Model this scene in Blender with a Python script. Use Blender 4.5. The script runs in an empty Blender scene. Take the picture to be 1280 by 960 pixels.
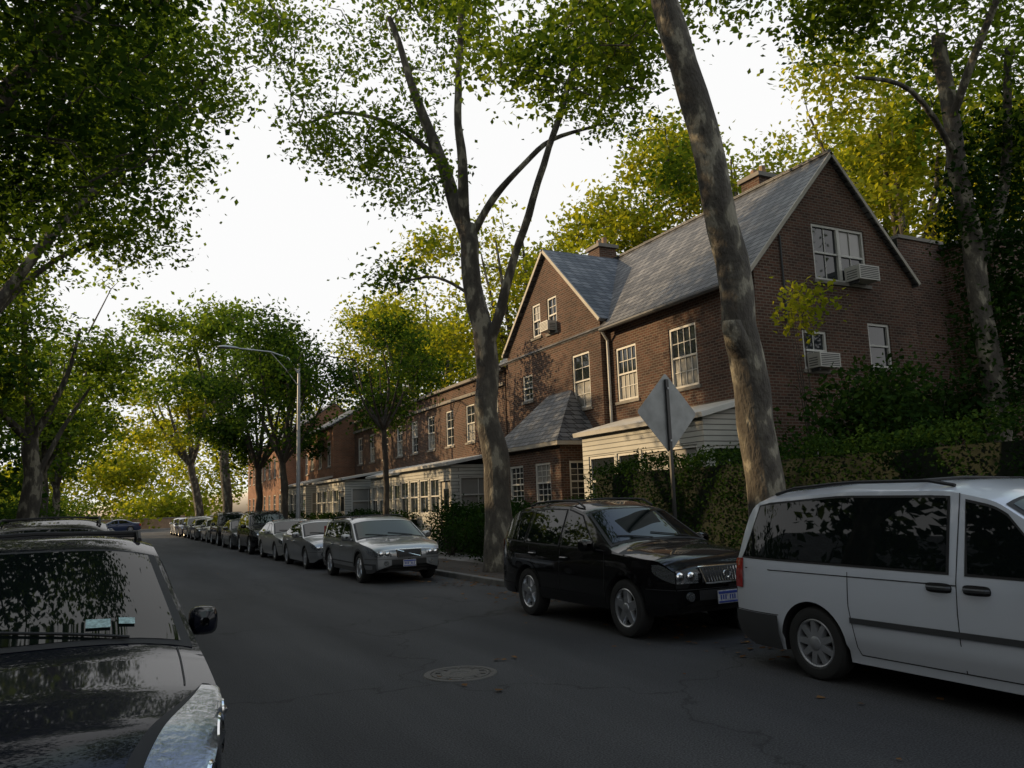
import bpy, math, random
import numpy as np
from mathutils import Vector, Matrix, noise
random.seed(7); rng=np.random.default_rng(7)
S=bpy.context.scene
S.view_settings.view_transform='Standard'
try: S.view_settings.look='None'
except Exception: pass
S.view_settings.exposure=0
COL=S.collection
# ------------------------------------------------------------ materials
def new_mat(name):
    m=bpy.data.materials.new(name); m.use_nodes=True
    nt=m.node_tree; b=nt.nodes['Principled BSDF']; return m,nt,b
def pm(name,col,rough=.6,metal=0,coat=0,spec=.5,bump=0,bscale=60,var=0,vscale=3):
    m,nt,b=new_mat(name)
    b.inputs['Base Color'].default_value=(*col,1); b.inputs['Roughness'].default_value=rough
    b.inputs['Metallic'].default_value=metal; b.inputs['Coat Weight'].default_value=coat
    b.inputs['Coat Roughness'].default_value=.03
    b.inputs['Specular IOR Level'].default_value=spec
    if var or bump:
        g=nt.nodes.new('ShaderNodeNewGeometry')
    if var:
        n=nt.nodes.new('ShaderNodeTexNoise'); n.inputs['Scale'].default_value=vscale; n.inputs['Detail'].default_value=6
        nt.links.new(g.outputs['Position'],n.inputs['Vector'])
        r=nt.nodes.new('ShaderNodeValToRGB')
        r.color_ramp.elements[0].position=.3; r.color_ramp.elements[1].position=.7
        r.color_ramp.elements[0].color=(*[c*(1-var) for c in col],1); r.color_ramp.elements[1].color=(*[min(1,c*(1+var)) for c in col],1)
        nt.links.new(n.outputs['Fac'],r.inputs['Fac']); nt.links.new(r.outputs['Color'],b.inputs['Base Color'])
    if bump:
        n2=nt.nodes.new('ShaderNodeTexNoise'); n2.inputs['Scale'].default_value=bscale; n2.inputs['Detail'].default_value=4
        nt.links.new(g.outputs['Position'],n2.inputs['Vector'])
        bp=nt.nodes.new('ShaderNodeBump'); bp.inputs['Strength'].default_value=bump; bp.inputs['Distance'].default_value=.02
        nt.links.new(n2.outputs['Fac'],bp.inputs['Height']); nt.links.new(bp.outputs['Normal'],b.inputs['Normal'])
    return m
def mathn(nt,op,a,bv,c=None):
    n=nt.nodes.new('ShaderNodeMath'); n.operation=op
    for i,v in enumerate((a,bv,c)):
        if v is None: continue
        if isinstance(v,(int,float)): n.inputs[i].default_value=v
        else: nt.links.new(v,n.inputs[i])
    return n.outputs[0]
def brickmat(name,c1,c2,mortar,bw=.21,rh=.075,ms=.013,rough=.9,zmul=1.0,sum_xy=True,offset=.5,dirt=.35):
    m,nt,b=new_mat(name); L=nt.links
    g=nt.nodes.new('ShaderNodeNewGeometry'); sx=nt.nodes.new('ShaderNodeSeparateXYZ'); L.new(g.outputs['Position'],sx.inputs[0])
    u=mathn(nt,'ADD',sx.outputs[0],sx.outputs[1]) if sum_xy else sx.outputs[1]
    v=mathn(nt,'MULTIPLY',sx.outputs[2],zmul)
    cb=nt.nodes.new('ShaderNodeCombineXYZ'); L.new(u,cb.inputs[0]); L.new(v,cb.inputs[1])
    t=nt.nodes.new('ShaderNodeTexBrick'); L.new(cb.outputs[0],t.inputs['Vector'])
    t.inputs['Scale'].default_value=1; t.inputs['Brick Width'].default_value=bw; t.inputs['Row Height'].default_value=rh
    t.inputs['Mortar Size'].default_value=ms; t.inputs['Mortar Smooth'].default_value=.3; t.inputs['Bias'].default_value=0
    t.inputs['Color1'].default_value=(*c1,1); t.inputs['Color2'].default_value=(*c2,1); t.inputs['Mortar'].default_value=(*mortar,1)
    t.offset=offset
    n=nt.nodes.new('ShaderNodeTexNoise'); n.inputs['Scale'].default_value=.9; n.inputs['Detail'].default_value=6; L.new(g.outputs['Position'],n.inputs['Vector'])
    r=nt.nodes.new('ShaderNodeValToRGB'); r.color_ramp.elements[0].position=.3; r.color_ramp.elements[1].position=.72
    r.color_ramp.elements[0].color=(1-dirt,)*3+(1,); r.color_ramp.elements[1].color=(1.15,1.12,1.08,1)
    L.new(n.outputs['Fac'],r.inputs['Fac'])
    mx=nt.nodes.new('ShaderNodeMix'); mx.data_type='RGBA'; mx.blend_type='MULTIPLY'; mx.inputs[0].default_value=1
    L.new(t.outputs['Color'],mx.inputs[6]); L.new(r.outputs['Color'],mx.inputs[7]); L.new(mx.outputs[2],b.inputs['Base Color'])
    b.inputs['Roughness'].default_value=rough; b.inputs['Specular IOR Level'].default_value=.3
    bp=nt.nodes.new('ShaderNodeBump'); bp.inputs['Strength'].default_value=.8; bp.inputs['Distance'].default_value=.015; bp.invert=True
    L.new(t.outputs['Fac'],bp.inputs['Height']); L.new(bp.outputs['Normal'],b.inputs['Normal'])
    return m
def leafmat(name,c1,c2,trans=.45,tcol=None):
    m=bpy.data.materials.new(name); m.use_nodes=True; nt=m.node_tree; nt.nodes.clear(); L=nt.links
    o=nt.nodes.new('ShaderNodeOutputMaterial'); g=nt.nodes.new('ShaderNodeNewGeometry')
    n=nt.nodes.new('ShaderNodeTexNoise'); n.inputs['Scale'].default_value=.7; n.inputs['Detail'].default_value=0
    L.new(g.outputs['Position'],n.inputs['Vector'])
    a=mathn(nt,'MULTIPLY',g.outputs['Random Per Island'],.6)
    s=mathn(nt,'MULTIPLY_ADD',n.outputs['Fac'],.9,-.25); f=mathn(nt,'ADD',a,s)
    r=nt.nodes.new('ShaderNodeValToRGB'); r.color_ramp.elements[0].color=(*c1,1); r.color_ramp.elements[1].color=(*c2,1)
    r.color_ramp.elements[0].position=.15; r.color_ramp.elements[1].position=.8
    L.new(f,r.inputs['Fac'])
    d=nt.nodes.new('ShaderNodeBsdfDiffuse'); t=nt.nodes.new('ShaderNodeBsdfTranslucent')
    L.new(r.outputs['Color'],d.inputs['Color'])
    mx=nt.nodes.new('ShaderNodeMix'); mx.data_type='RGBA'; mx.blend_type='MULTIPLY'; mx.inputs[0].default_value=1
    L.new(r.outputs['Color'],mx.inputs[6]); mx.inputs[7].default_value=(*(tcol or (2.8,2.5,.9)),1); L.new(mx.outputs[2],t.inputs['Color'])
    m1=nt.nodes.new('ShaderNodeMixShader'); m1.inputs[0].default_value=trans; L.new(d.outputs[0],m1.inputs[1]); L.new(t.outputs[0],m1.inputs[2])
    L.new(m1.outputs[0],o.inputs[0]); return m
def barkmat(name,dark,light,amt=.55,sc=5):
    m,nt,b=new_mat(name); L=nt.links
    g=nt.nodes.new('ShaderNodeNewGeometry'); mp=nt.nodes.new('ShaderNodeMapping'); mp.inputs['Scale'].default_value=(1,1,.45)
    L.new(g.outputs['Position'],mp.inputs[0])
    n=nt.nodes.new('ShaderNodeTexNoise'); n.inputs['Scale'].default_value=sc; n.inputs['Detail'].default_value=4; L.new(mp.outputs[0],n.inputs['Vector'])
    r=nt.nodes.new('ShaderNodeValToRGB'); e=r.color_ramp.elements
    e[0].color=(*dark,1); e[0].position=amt-.13; e[1].color=(*light,1); e[1].position=amt+.03
    k=r.color_ramp.elements.new(amt-.01); k.color=(*[a*.6+c*.3 for a,c in zip(dark,light)],1)
    L.new(n.outputs['Fac'],r.inputs['Fac']); L.new(r.outputs['Color'],b.inputs['Base Color']); b.inputs['Roughness'].default_value=.9
    n2=nt.nodes.new('ShaderNodeTexNoise'); n2.inputs['Scale'].default_value=22; n2.inputs['Detail'].default_value=5; L.new(mp.outputs[0],n2.inputs['Vector'])
    bp=nt.nodes.new('ShaderNodeBump'); bp.inputs['Strength'].default_value=.9; bp.inputs['Distance'].default_value=.05
    L.new(n2.outputs['Fac'],bp.inputs['Height']); L.new(bp.outputs['Normal'],b.inputs['Normal'])
    return m
M={}
M['brick']=brickmat('brick_wall_mat',(.056,.030,.022),(.118,.056,.038),(.155,.13,.108))
M['brick_sunlit']=brickmat('brick_orange_sunlit_mat',(.22,.085,.045),(.32,.13,.07),(.26,.22,.17))  # orange brick of the far row, warm sunlight included in its colour
M['slate']=brickmat('slate_mat',(.075,.08,.09),(.19,.195,.205),(.018,.018,.02),bw=.34,rh=.21,ms=.02,zmul=1.38,rough=.55,dirt=.45)
M['siding']=brickmat('siding_mat',(.40,.40,.375),(.44,.44,.41),(.15,.15,.14),bw=40,rh=.13,ms=.014,rough=.6,dirt=.2)
M['white']=pm('white_paint',(.50,.49,.46),.5,var=.12,vscale=2)
M['trimtan']=pm('trim_tan',(.33,.30,.25),.6,var=.15)
M['stone']=pm('stone_sill',(.18,.165,.145),.8,var=.2)
M['wglass']=pm('window_glass',(.018,.022,.026),.04,spec=.7,bump=.05,bscale=2)
M['blind']=pm('window_blind',(.20,.195,.18),.5,coat=1,var=.15,vscale=1)
M['black']=pm('black_matte',(.012,.012,.013),.7)
M['iron']=pm('iron_black',(.02,.02,.02),.45)
M['rubber']=pm('tyre_rubber',(.014,.014,.014),.8,bump=.2,bscale=80)
M['alloy']=pm('alloy',(.50,.51,.53),.3,metal=.9)
M['hubcap']=pm('hubcap_paint',(.34,.35,.37),.35,metal=.6)
M['chrome']=pm('chrome',(.75,.76,.78),.1,metal=1)
M['cglass']=pm('car_glass',(.004,.006,.006),.015,spec=.35)
M['lamp']=pm('headlamp_lens',(.26,.275,.29),.07,metal=.8,coat=1,bump=.4,bscale=30)
M['lamp2']=pm('headlamp_bowl',(.6,.62,.65),.05,metal=1,bump=.5,bscale=25)
M['red']=pm('tail_lamp',(.30,.010,.008),.15,coat=1)
M['plate']=pm('plate_white',(.5,.5,.52),.45,var=.35,vscale=28)
M['plateb']=pm('plate_blue',(.04,.07,.3),.45)
M['sticker']=pm('sticker',(.25,.36,.36),.5,var=.5,vscale=60)
M['clad']=pm('plastic_cladding',(.04,.042,.045),.6)
M['galv']=pm('galvanised_steel',(.33,.34,.35),.45,metal=.5,var=.12)
M['signback']=pm('sign_back',(.24,.25,.25),.5,metal=.4,var=.2,vscale=5)
M['concrete']=pm('concrete',(.16,.15,.14),.9,var=.25,vscale=1.3,bump=.4,bscale=40)
M['kerb']=pm('kerb_stone',(.10,.096,.088),.85,var=.3,vscale=4,bump=.4)
M['soil']=pm('soil',(.035,.027,.02),.95,var=.45,vscale=2.5,bump=.8,bscale=18)
M['grass']=pm('lawn',(.028,.045,.015),.95,var=.45,vscale=2,bump=1,bscale=30)
M['ground']=pm('ground_earth',(.05,.055,.03),.95,var=.4,vscale=.3)
M['deadleaf']=leafmat('dead_leaf',(.07,.035,.018),(.20,.115,.055),.1,(1,1,1))
M['wall']=pm('garden_wall',(.26,.17,.11),.9,var=.2)
M['roofdark']=pm('tar_roof',(.05,.05,.052),.8)
M['manhole']=pm('cast_iron',(.06,.058,.055),.5,metal=.4,bump=.8,bscale=70)
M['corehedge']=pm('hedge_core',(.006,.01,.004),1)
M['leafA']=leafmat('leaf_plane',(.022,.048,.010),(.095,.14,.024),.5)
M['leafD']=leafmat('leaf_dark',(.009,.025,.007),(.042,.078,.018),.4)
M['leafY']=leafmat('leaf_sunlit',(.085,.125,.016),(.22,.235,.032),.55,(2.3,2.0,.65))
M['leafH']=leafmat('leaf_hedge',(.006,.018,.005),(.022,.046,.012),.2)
M['barkP']=barkmat('bark_plane',(.05,.043,.035),(.215,.195,.15),.57,4.5)
M['barkD']=barkmat('bark_dark',(.04,.032,.025),(.085,.07,.055),.6)
def paint(name,col,metal=0,rough=.35,spec=.5,coat=1):
    return pm(name,col,rough,metal=metal,coat=coat,spec=spec)
P_black=paint('paint_black',(.003,.003,.0035),rough=.5,spec=.05,coat=.75); P_dark=paint('paint_blue_black',(.003,.004,.009),0,.5,.05,.7)
P_white=paint('paint_white',(.48,.51,.56),spec=.3); P_silver=paint('paint_silver',(.24,.25,.26),.6); P_champ=paint('paint_champagne',(.30,.30,.29),.4)
P_grey=paint('paint_grey',(.06,.065,.07),.5); P_blue=paint('paint_blue',(.02,.035,.09),.4)
def asphalt():
    m,nt,b=new_mat('asphalt'); L=nt.links
    g=nt.nodes.new('ShaderNodeNewGeometry')
    n=nt.nodes.new('ShaderNodeTexNoise'); n.inputs['Scale'].default_value=70; n.inputs['Detail'].default_value=5; L.new(g.outputs['Position'],n.inputs['Vector'])
    mp=nt.nodes.new('ShaderNodeMapping'); mp.inputs['Scale'].default_value=(.9,.14,1); L.new(g.outputs['Position'],mp.inputs[0])
    n2=nt.nodes.new('ShaderNodeTexNoise'); n2.inputs['Scale'].default_value=1; n2.inputs['Detail'].default_value=7; L.new(mp.outputs[0],n2.inputs['Vector'])
    r=nt.nodes.new('ShaderNodeValToRGB'); r.color_ramp.elements[0].color=(.022,.0225,.024,1); r.color_ramp.elements[1].color=(.050,.050,.051,1)
    r.color_ramp.elements[0].position=.3; r.color_ramp.elements[1].position=.7; L.new(n2.outputs['Fac'],r.inputs['Fac'])
    r2=nt.nodes.new('ShaderNodeValToRGB'); r2.color_ramp.elements[0].color=(.4,.4,.4,1); r2.color_ramp.elements[1].color=(1.7,1.7,1.7,1)
    r2.color_ramp.elements[0].position=.35; r2.color_ramp.elements[1].position=.68; L.new(n.outputs['Fac'],r2.inputs['Fac'])
    mx=nt.nodes.new('ShaderNodeMix'); mx.data_type='RGBA'; mx.blend_type='MULTIPLY'; mx.inputs[0].default_value=1
    L.new(r.outputs['Color'],mx.inputs[6]); L.new(r2.outputs['Color'],mx.inputs[7])
    dn=nt.nodes.new('ShaderNodeTexNoise'); dn.inputs['Scale'].default_value=1.3; dn.inputs['Detail'].default_value=5; L.new(g.outputs['Position'],dn.inputs['Vector'])
    va=nt.nodes.new('ShaderNodeVectorMath'); va.operation='MULTIPLY_ADD'; L.new(dn.outputs['Color'],va.inputs[0]); va.inputs[1].default_value=(1.6,1.6,0); L.new(g.outputs['Position'],va.inputs[2])
    v=nt.nodes.new('ShaderNodeTexVoronoi'); v.feature='DISTANCE_TO_EDGE'; v.inputs['Scale'].default_value=.2; L.new(va.outputs[0],v.inputs['Vector'])
    cr=nt.nodes.new('ShaderNodeValToRGB'); cr.color_ramp.elements[0].position=.0; cr.color_ramp.elements[0].color=(.45,.45,.45,1)
    cr.color_ramp.elements[1].position=.006; cr.color_ramp.elements[1].color=(1,1,1,1); L.new(v.outputs['Distance'],cr.inputs['Fac'])
    mx2=nt.nodes.new('ShaderNodeMix'); mx2.data_type='RGBA'; mx2.blend_type='MULTIPLY'; mx2.inputs[0].default_value=1
    L.new(mx.outputs[2],mx2.inputs[6]); L.new(cr.outputs['Color'],mx2.inputs[7]); L.new(mx2.outputs[2],b.inputs['Base Color'])
    b.inputs['Roughness'].default_value=.85; b.inputs['Specular IOR Level'].default_value=.3
    bp=nt.nodes.new('ShaderNodeBump'); bp.inputs['Strength'].default_value=.6; bp.inputs['Distance'].default_value=.012
    L.new(n.outputs['Fac'],bp.inputs['Height']); L.new(bp.outputs['Normal'],b.inputs['Normal'])
    return m
M['asphalt']=asphalt()
# ------------------------------------------------------------ mesh builder
def empty(name,loc=(0,0,0),rz=0):
    e=bpy.data.objects.new(name,None); COL.objects.link(e); e.location=loc; e.rotation_euler=(0,0,rz); e.empty_display_size=.3; return e
class MB:
    def __init__(s): s.v=[];s.f=[];s.m=[];s.mats=[]
    def mi(s,mat):
        if mat not in s.mats: s.mats.append(mat)
        return s.mats.index(mat)
    def add(s,vs,fs,mat):
        o=len(s.v); s.v.extend([tuple(p) for p in vs]); k=s.mi(mat)
        for f in fs: s.f.append([i+o for i in f]); s.m.append(k)
    def box(s,c,d,mat,rz=0,rot=None):
        R=rot or Matrix.Rotation(rz,3,'Z'); c=Vector(c); vs=[]
        for i in (-.5,.5):
            for j in (-.5,.5):
                for k in (-.5,.5): vs.append(c+R@Vector((i*d[0],j*d[1],k*d[2])))
        s.add(vs,[(0,1,3,2),(4,6,7,5),(0,4,5,1),(2,3,7,6),(0,2,6,4),(1,5,7,3)],mat)
    def obox(s,P,U,N,u0,u1,n0,n1,z0,z1,mat):
        P=Vector(P);U=Vector(U);N=Vector(N);vs=[]
        for u in (u0,u1):
            for n in (n0,n1):
                for z in (z0,z1): vs.append(P+U*u+N*n+Vector((0,0,z)))
        s.add(vs,[(0,1,3,2),(4,6,7,5),(0,4,5,1),(2,3,7,6),(0,2,6,4),(1,5,7,3)],mat)
    def tube(s,pts,rad,n,mat,cap=True):
        pts=[Vector(p) for p in pts]; vs=[];fs=[]; ref=Vector((.13,.97,.2)).normalized()
        for i,p in enumerate(pts):
            t=(pts[min(i+1,len(pts)-1)]-pts[max(i-1,0)])
            if t.length<1e-6: t=Vector((0,0,1))
            t.normalize(); a=t.cross(ref)
            if a.length<.1: a=t.cross(Vector((1,0,0)))
            a.normalize(); b=t.cross(a); r=rad[i] if hasattr(rad,'__len__') else rad
            for k in range(n):
                an=2*math.pi*k/n; vs.append(p+a*math.cos(an)*r+b*math.sin(an)*r)
        for i in range(len(pts)-1):
            for k in range(n): fs.append((i*n+k,i*n+(k+1)%n,(i+1)*n+(k+1)%n,(i+1)*n+k))
        if cap: fs.append(tuple(range(n-1,-1,-1))); fs.append(tuple(range((len(pts)-1)*n,len(pts)*n)))
        s.add(vs,fs,mat)
    def grid(s,rows,mat,closed=False):
        n=len(rows[0]); vs=[p for r in rows for p in r]; fs=[]
        for i in range(len(rows)-1):
            for j in range(n-1): fs.append((i*n+j,i*n+j+1,(i+1)*n+j+1,(i+1)*n+j))
            if closed: fs.append((i*n+n-1,i*n,(i+1)*n,(i+1)*n+n-1))
        s.add(vs,fs,mat)
    def build(s,name,parent=None,smooth=False,angle=35,bevel=0):
        me=bpy.data.meshes.new(name); me.from_pydata(s.v,[],s.f)
        for m in s.mats: me.materials.append(m)
        me.polygons.foreach_set('material_index',s.m)
        if smooth:
            me.polygons.foreach_set('use_smooth',[True]*len(s.f))
            try: me.set_sharp_from_angle(angle=math.radians(angle))
            except Exception: pass
        me.update(); o=bpy.data.objects.new(name,me); COL.objects.link(o)
        if parent: o.parent=parent
        if bevel:
            b=o.modifiers.new('bevel','BEVEL'); b.width=bevel; b.segments=2; b.limit_method='ANGLE'
        return o
# ------------------------------------------------------------ foliage
def leaves_np(c,size,var=.4,up=.5,asp=.62):
    N=len(c); n=rng.normal(size=(N,3)); n[:,2]=n[:,2]*.8+up*np.sign(n[:,2]+.5); n/=np.linalg.norm(n,axis=1)[:,None]
    r=rng.normal(size=(N,3)); t=np.cross(n,r); t/=np.linalg.norm(t,axis=1)[:,None]; s=np.cross(n,t)
    L=(size*(1+var*rng.uniform(-1,1,N)))[:,None]; W=L*asp
    v=np.empty((N,4,3)); v[:,0]=c-t*L*.5; v[:,1]=c+s*W*.5+n*W*.15+t*L*.08; v[:,2]=c+t*L*.5; v[:,3]=c-s*W*.5+n*W*.15+t*L*.08
    return v.reshape(-1,3)
def leaf_object(name,v,mat,parent=None):
    nf=len(v)//4; me=bpy.data.meshes.new(name); me.vertices.add(len(v)); me.vertices.foreach_set('co',v.astype(np.float32).ravel())
    me.loops.add(nf*4); me.loops.foreach_set('vertex_index',np.arange(nf*4,dtype=np.int32))
    me.polygons.add(nf); me.polygons.foreach_set('loop_start',np.arange(0,nf*4,4,dtype=np.int32))
    try: me.polygons.foreach_set('loop_total',np.full(nf,4,dtype=np.int32))
    except Exception: pass
    me.materials.append(mat); me.update(calc_edges=True); me.validate()
    o=bpy.data.objects.new(name,me); COL.objects.link(o)
    if parent: o.parent=parent
    return o
def sample_ell(e,thr,fs=.32):
    cx,cy,cz,rx,ry,rz,n=e; out=[]; tries=0
    while len(out)<n and tries<n*12:
        tries+=1
        d=rng.normal(size=3); d/=np.linalg.norm(d); q=rng.uniform(0,1)**.42
        p=np.array((cx,cy,cz))+d*q*np.array((rx,ry,rz))
        if noise.noise(Vector(p*fs))+.08*rng.normal()<thr: continue
        out.append(p)
    return out
def tree(name,limbs,crowns,leaf=.16,per=45,crad=.5,lm='leafA',bark='barkP',thr=-.05,sides=12,twig_r=1.0,ivy=None):
    E=empty(name,limbs[0][0][0]); inv=-Vector(limbs[0][0][0])
    def sh(p): return Vector(p)+inv
    mb=MB(); nodes=[]; 
    for pts,r0,r1 in limbs:
        P=[Vector(p) for p in pts]; Q=[]; 
        for i in range(len(P)-1):
            p0=P[max(i-1,0)];p1=P[i];p2=P[i+1];p3=P[min(i+2,len(P)-1)]
            k=5
            for j in range(k):
                t=j/k
                q=.5*((2*p1)+(-p0+p2)*t+(2*p0-5*p1+4*p2-p3)*t*t+(-p0+3*p1-3*p2+p3)*t**3); Q.append(q)
        Q.append(P[-1]); n=len(Q)
        rr=[]
        for i,q in enumerate(Q):
            t=i/(n-1); r=r0+(r1-r0)*t; r*=1+.12*noise.noise(q*1.7)
            if q.z<.9 and r0>.15: r*=1+.45*((.9-q.z)/.9)**2
            rr.append(r)
            if q.z>3 : nodes.append((q.x,q.y,q.z))
        mb.tube([sh(q+Vector((noise.noise(q*.9),noise.noise(q*.9+Vector((9,0,0))),0))*r0*.45) for q in Q],rr,sides if r0>.1 else 7,M[bark])
    nodes=np.array(nodes)
    cl=[]
    for e in crowns: cl+=sample_ell(e,thr)
    cl=np.array(cl)
    d0=np.array([np.min(np.linalg.norm(nodes-c,axis=1)) for c in cl]); cl=cl[np.argsort(d0)]
    for c in cl:
        dv=c-nodes; dist=np.linalg.norm(dv,axis=1)+np.where(dv[:,2]<-.3,1.0*np.abs(dv[:,2]),0)
        k=int(np.argmin(dist)); a=Vector(nodes[k]); b=Vector(c); D=(b-a).length
        if D<.1: continue
        r0=(.010+.011*D)*twig_r; m1=a.lerp(b,.35)+Vector(rng.normal(size=3))*.09*D+Vector((0,0,.06*D)); m2=a.lerp(b,.7)+Vector(rng.normal(size=3))*.08*D+Vector((0,0,.05*D))
        mb.tube([sh(a),sh(m1),sh(m2),sh(b)],[r0,r0*.75,r0*.5,.006],4,M[bark],cap=False)
        nodes=np.vstack([nodes,[tuple(m1),tuple(m2),tuple(b)]])
    mb.build('trunk_and_limbs',E,smooth=True,angle=60)
    C=[]
    for c in cl:
        k=int(per*rng.uniform(.5,1.5)); C.append(c+rng.normal(size=(k,3))*np.array((crad,crad,crad*.55))*rng.uniform(.6,1.3))
    C=np.vstack(C); v=leaves_np(C,leaf)-np.array(limbs[0][0][0]); leaf_object('foliage',v,M[lm],E)
    if ivy is not None:
        C=[]
        for e in ivy: C+=sample_ell(e,-.3,.6)
        C=np.array(C); C=np.repeat(C,22,axis=0)+rng.normal(size=(len(C)*22,3))*.22
        leaf_object('ivy',leaves_np(C,.13)-np.array(limbs[0][0][0]),M['leafH'],E)
    return E
def auto_tree(name,x,y,h,rad,zc,rz,n,r0=.28,lean=(0,0),**kw):
    fork=max(2.6,zc-rz*.95); top=Vector((x+lean[0],y+lean[1],zc))
    base=Vector((x,y,-.1)); f=base.lerp(top,fork/zc); f.z=fork
    limbs=[([base,base.lerp(f,.5)+Vector((.08,-.05,0)),f],r0,r0*.75)]
    k=random.randint(5,6)
    for i in range(k):
        an=2*math.pi*i/k+random.uniform(-.4,.4); rr=rad*random.uniform(.35,.7)
        e=Vector((top.x+math.cos(an)*rr,top.y+math.sin(an)*rr,zc+rz*random.uniform(.0,.5))); mid=f.lerp(e,.5)+Vector((math.cos(an)*rr*.1,math.sin(an)*rr*.1,-.3))
        limbs.append(([f-Vector((0,0,.2)),mid,e],r0*.55,r0*.12))
    limbs.append(([f,f.lerp(Vector((top.x,top.y,zc+rz*.5)),.5)+Vector((.3,.2,0)),Vector((top.x,top.y,zc+rz*.5))],r0*.65,r0*.12))
    cr=[(top.x,top.y,zc,rad*.85,rad*.85,rz*.85,int(n*.4))]
    for i in range(7):
        an=random.uniform(0,6.28); q=random.uniform(.5,.95); zz=random.uniform(-.7,.75); q*=math.sqrt(1-zz*zz)+.1
        cr.append((top.x+math.cos(an)*rad*q,top.y+math.sin(an)*rad*q,zc+zz*rz,rad*.42,rad*.42,rz*.26,int(n*.6/7)))
    return tree(name,limbs,cr,**kw)
def hedge(name,x0,x1,y0,y1,z0,h,leaf=.07,dens=520,lm='leafH',bulge=.12):
    E=empty(name,((x0+x1)/2,(y0+y1)/2,z0)); o=np.array(((x0+x1)/2,(y0+y1)/2,z0))
    mb=MB(); mb.box((0,0,h*.5-.05),(x1-x0-.3,y1-y0-.3,h-.25),M['corehedge']); mb.build('dark_core',E)  # near-black filler box inside the hedge leaves
    a=[]
    faces=[((x0,y0,z0),(0,y1-y0,0),(0,0,h)),((x0,y0,z0),(x1-x0,0,0),(0,0,h)),((x0,y1,z0),(x1-x0,0,0),(0,0,h)),((x0,y0,z0+h),(x1-x0,0,0),(0,y1-y0,0))]
    for p,u,v in faces:
        p,u,v=map(np.array,(p,u,v)); A=np.linalg.norm(u)*np.linalg.norm(v); n=int(A*dens)
        q=p+rng.uniform(0,1,(n,1))*u+rng.uniform(0,1,(n,1))*v; a.append(q)
    C=np.vstack(a); nz=np.array([noise.noise(Vector(c*1.1))+.6*noise.noise(Vector(c*3.1)) for c in C])
    ce=np.array([(x0+x1)/2,(y0+y1)/2,z0+h*.5]); d=C-ce; d/=np.linalg.norm(d,axis=1)[:,None]
    C=C+d*(nz[:,None]*bulge*1.8)+rng.normal(size=C.shape)*.07
    C[:,2]+=nz*.25*(C[:,2]>z0+h*.7)
    leaf_object('foliage',leaves_np(C,leaf)-o,M[lm],E); return E
def bush(name,ells,leaf=.09,per=60,crad=.22,lm='leafD',stem=None):
    c0=np.array((ells[0][0],ells[0][1],.12)); E=empty(name,c0)
    cl=[]
    for e in ells: cl+=sample_ell(e,-.12,.7)
    cl=np.array(cl); mb=MB()
    for c in cl[::3]:
        b=Vector(c-c0); m=b*.5+Vector((0,0,-.1)); mb.tube([(b.x*.08,b.y*.08,0),m,b],[.03,.02,.006],4,M['barkD'],cap=False)
    mb.build('stems',E)
    C=np.repeat(cl,per,axis=0)+rng.normal(size=(len(cl)*per,3))*crad
    leaf_object('foliage',leaves_np(C,leaf)-c0,M[lm],E); return E
# ------------------------------------------------------------ ground
def sheet(name,x0,x1,y0,y1,z,mat):
    mb=MB(); mb.add([(x0,y0,z),(x1,y0,z),(x1,y1,z),(x0,y1,z)],[(0,1,2,3)],mat); return mb.build(name)
sheet('ground',-600,600,-300,900,-.03,M['ground'])
mb=MB(); mb.add([(-1.5,-40,0),(7.6,-40,0),(7.6,92,0),(-1.5,92,0)],[(0,1,2,3)],M['asphalt'])
mb.add([(-120,92,0),(120,92,0),(120,103,0),(-120,103,0)],[(0,1,2,3)],M['asphalt']); mb.build('road')
def block(name,x0,x1,y0,y1,z0,z1,mat,bev=0):
    mb=MB(); mb.box(((x0+x1)/2,(y0+y1)/2,(z0+z1)/2),(x1-x0,y1-y0,z1-z0),mat); return mb.build(name,bevel=bev)
block('kerb',7.6,7.76,-40,92,-.1,.125,M['kerb'],.02)
block('kerb',-1.66,-1.5,-40,92,-.1,.125,M['kerb'],.02)
block('planting_strip',7.76,9.4,-40,92,-.2,.115,M['soil'])
block('planting_strip',-3.2,-1.66,-40,92,-.2,.115,M['soil'])
def pavement(name,x0,x1):
    mb=MB(); y=-40
    while y<92:
        mb.box(((x0+x1)/2,y+.745,.0),(x1-x0,1.485,.24+random.uniform(-.004,.004)),M['concrete']); y+=1.5
    mb.build(name,bevel=.006)
pavement('pavement',9.4,10.7); pavement('pavement',-4.7,-3.2)
block('lawn',10.7,60,-40,92,-.2,.13,M['grass']); block('lawn',-60,-4.7,-40,92,-.2,.13,M['grass'])
block('pavement',-120,120,103,105,-.1,.12,M['concrete'])
mb=MB(); rows=[]
for r,z in ((0,.006),(.10,.006),(.11,.011),(.2,.011),(.21,.006),(.27,.006),(.275,.012),(.30,.012),(.305,.003),(.315,.003),(.32,.012),(.38,.011),(.39,.0)):
    rows.append([(r*math.cos(2*math.pi*k/40),r*math.sin(2*math.pi*k/40),z) for k in range(40)])
mb.grid(rows,M['manhole'],closed=True)
for i in range(10):
    a=i*math.pi/5; mb.box((.24*math.cos(a),.24*math.sin(a),.009),(.05,.02,.01),M['manhole'],rz=a)
o=mb.build('manhole_cover'); o.location=(3.4,8.0,.001)
n=3200; x=np.concatenate([7.58-np.abs(rng.normal(size=1500))*.6, rng.uniform(7.7,9.4,1600), rng.uniform(3,7.5,100)])
y=rng.uniform(1,32,n); y[:1500]=1+31*rng.uniform(0,1,1500)**1.3
keep=np.array([noise.noise(Vector((a*.5,b*.6,3)))>-.08 for a,b in zip(x,y)]); x=x[keep];y=y[keep]
c=np.stack([x,y,np.where(x>7.6,.135,.014)],1); N=len(c)
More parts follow.
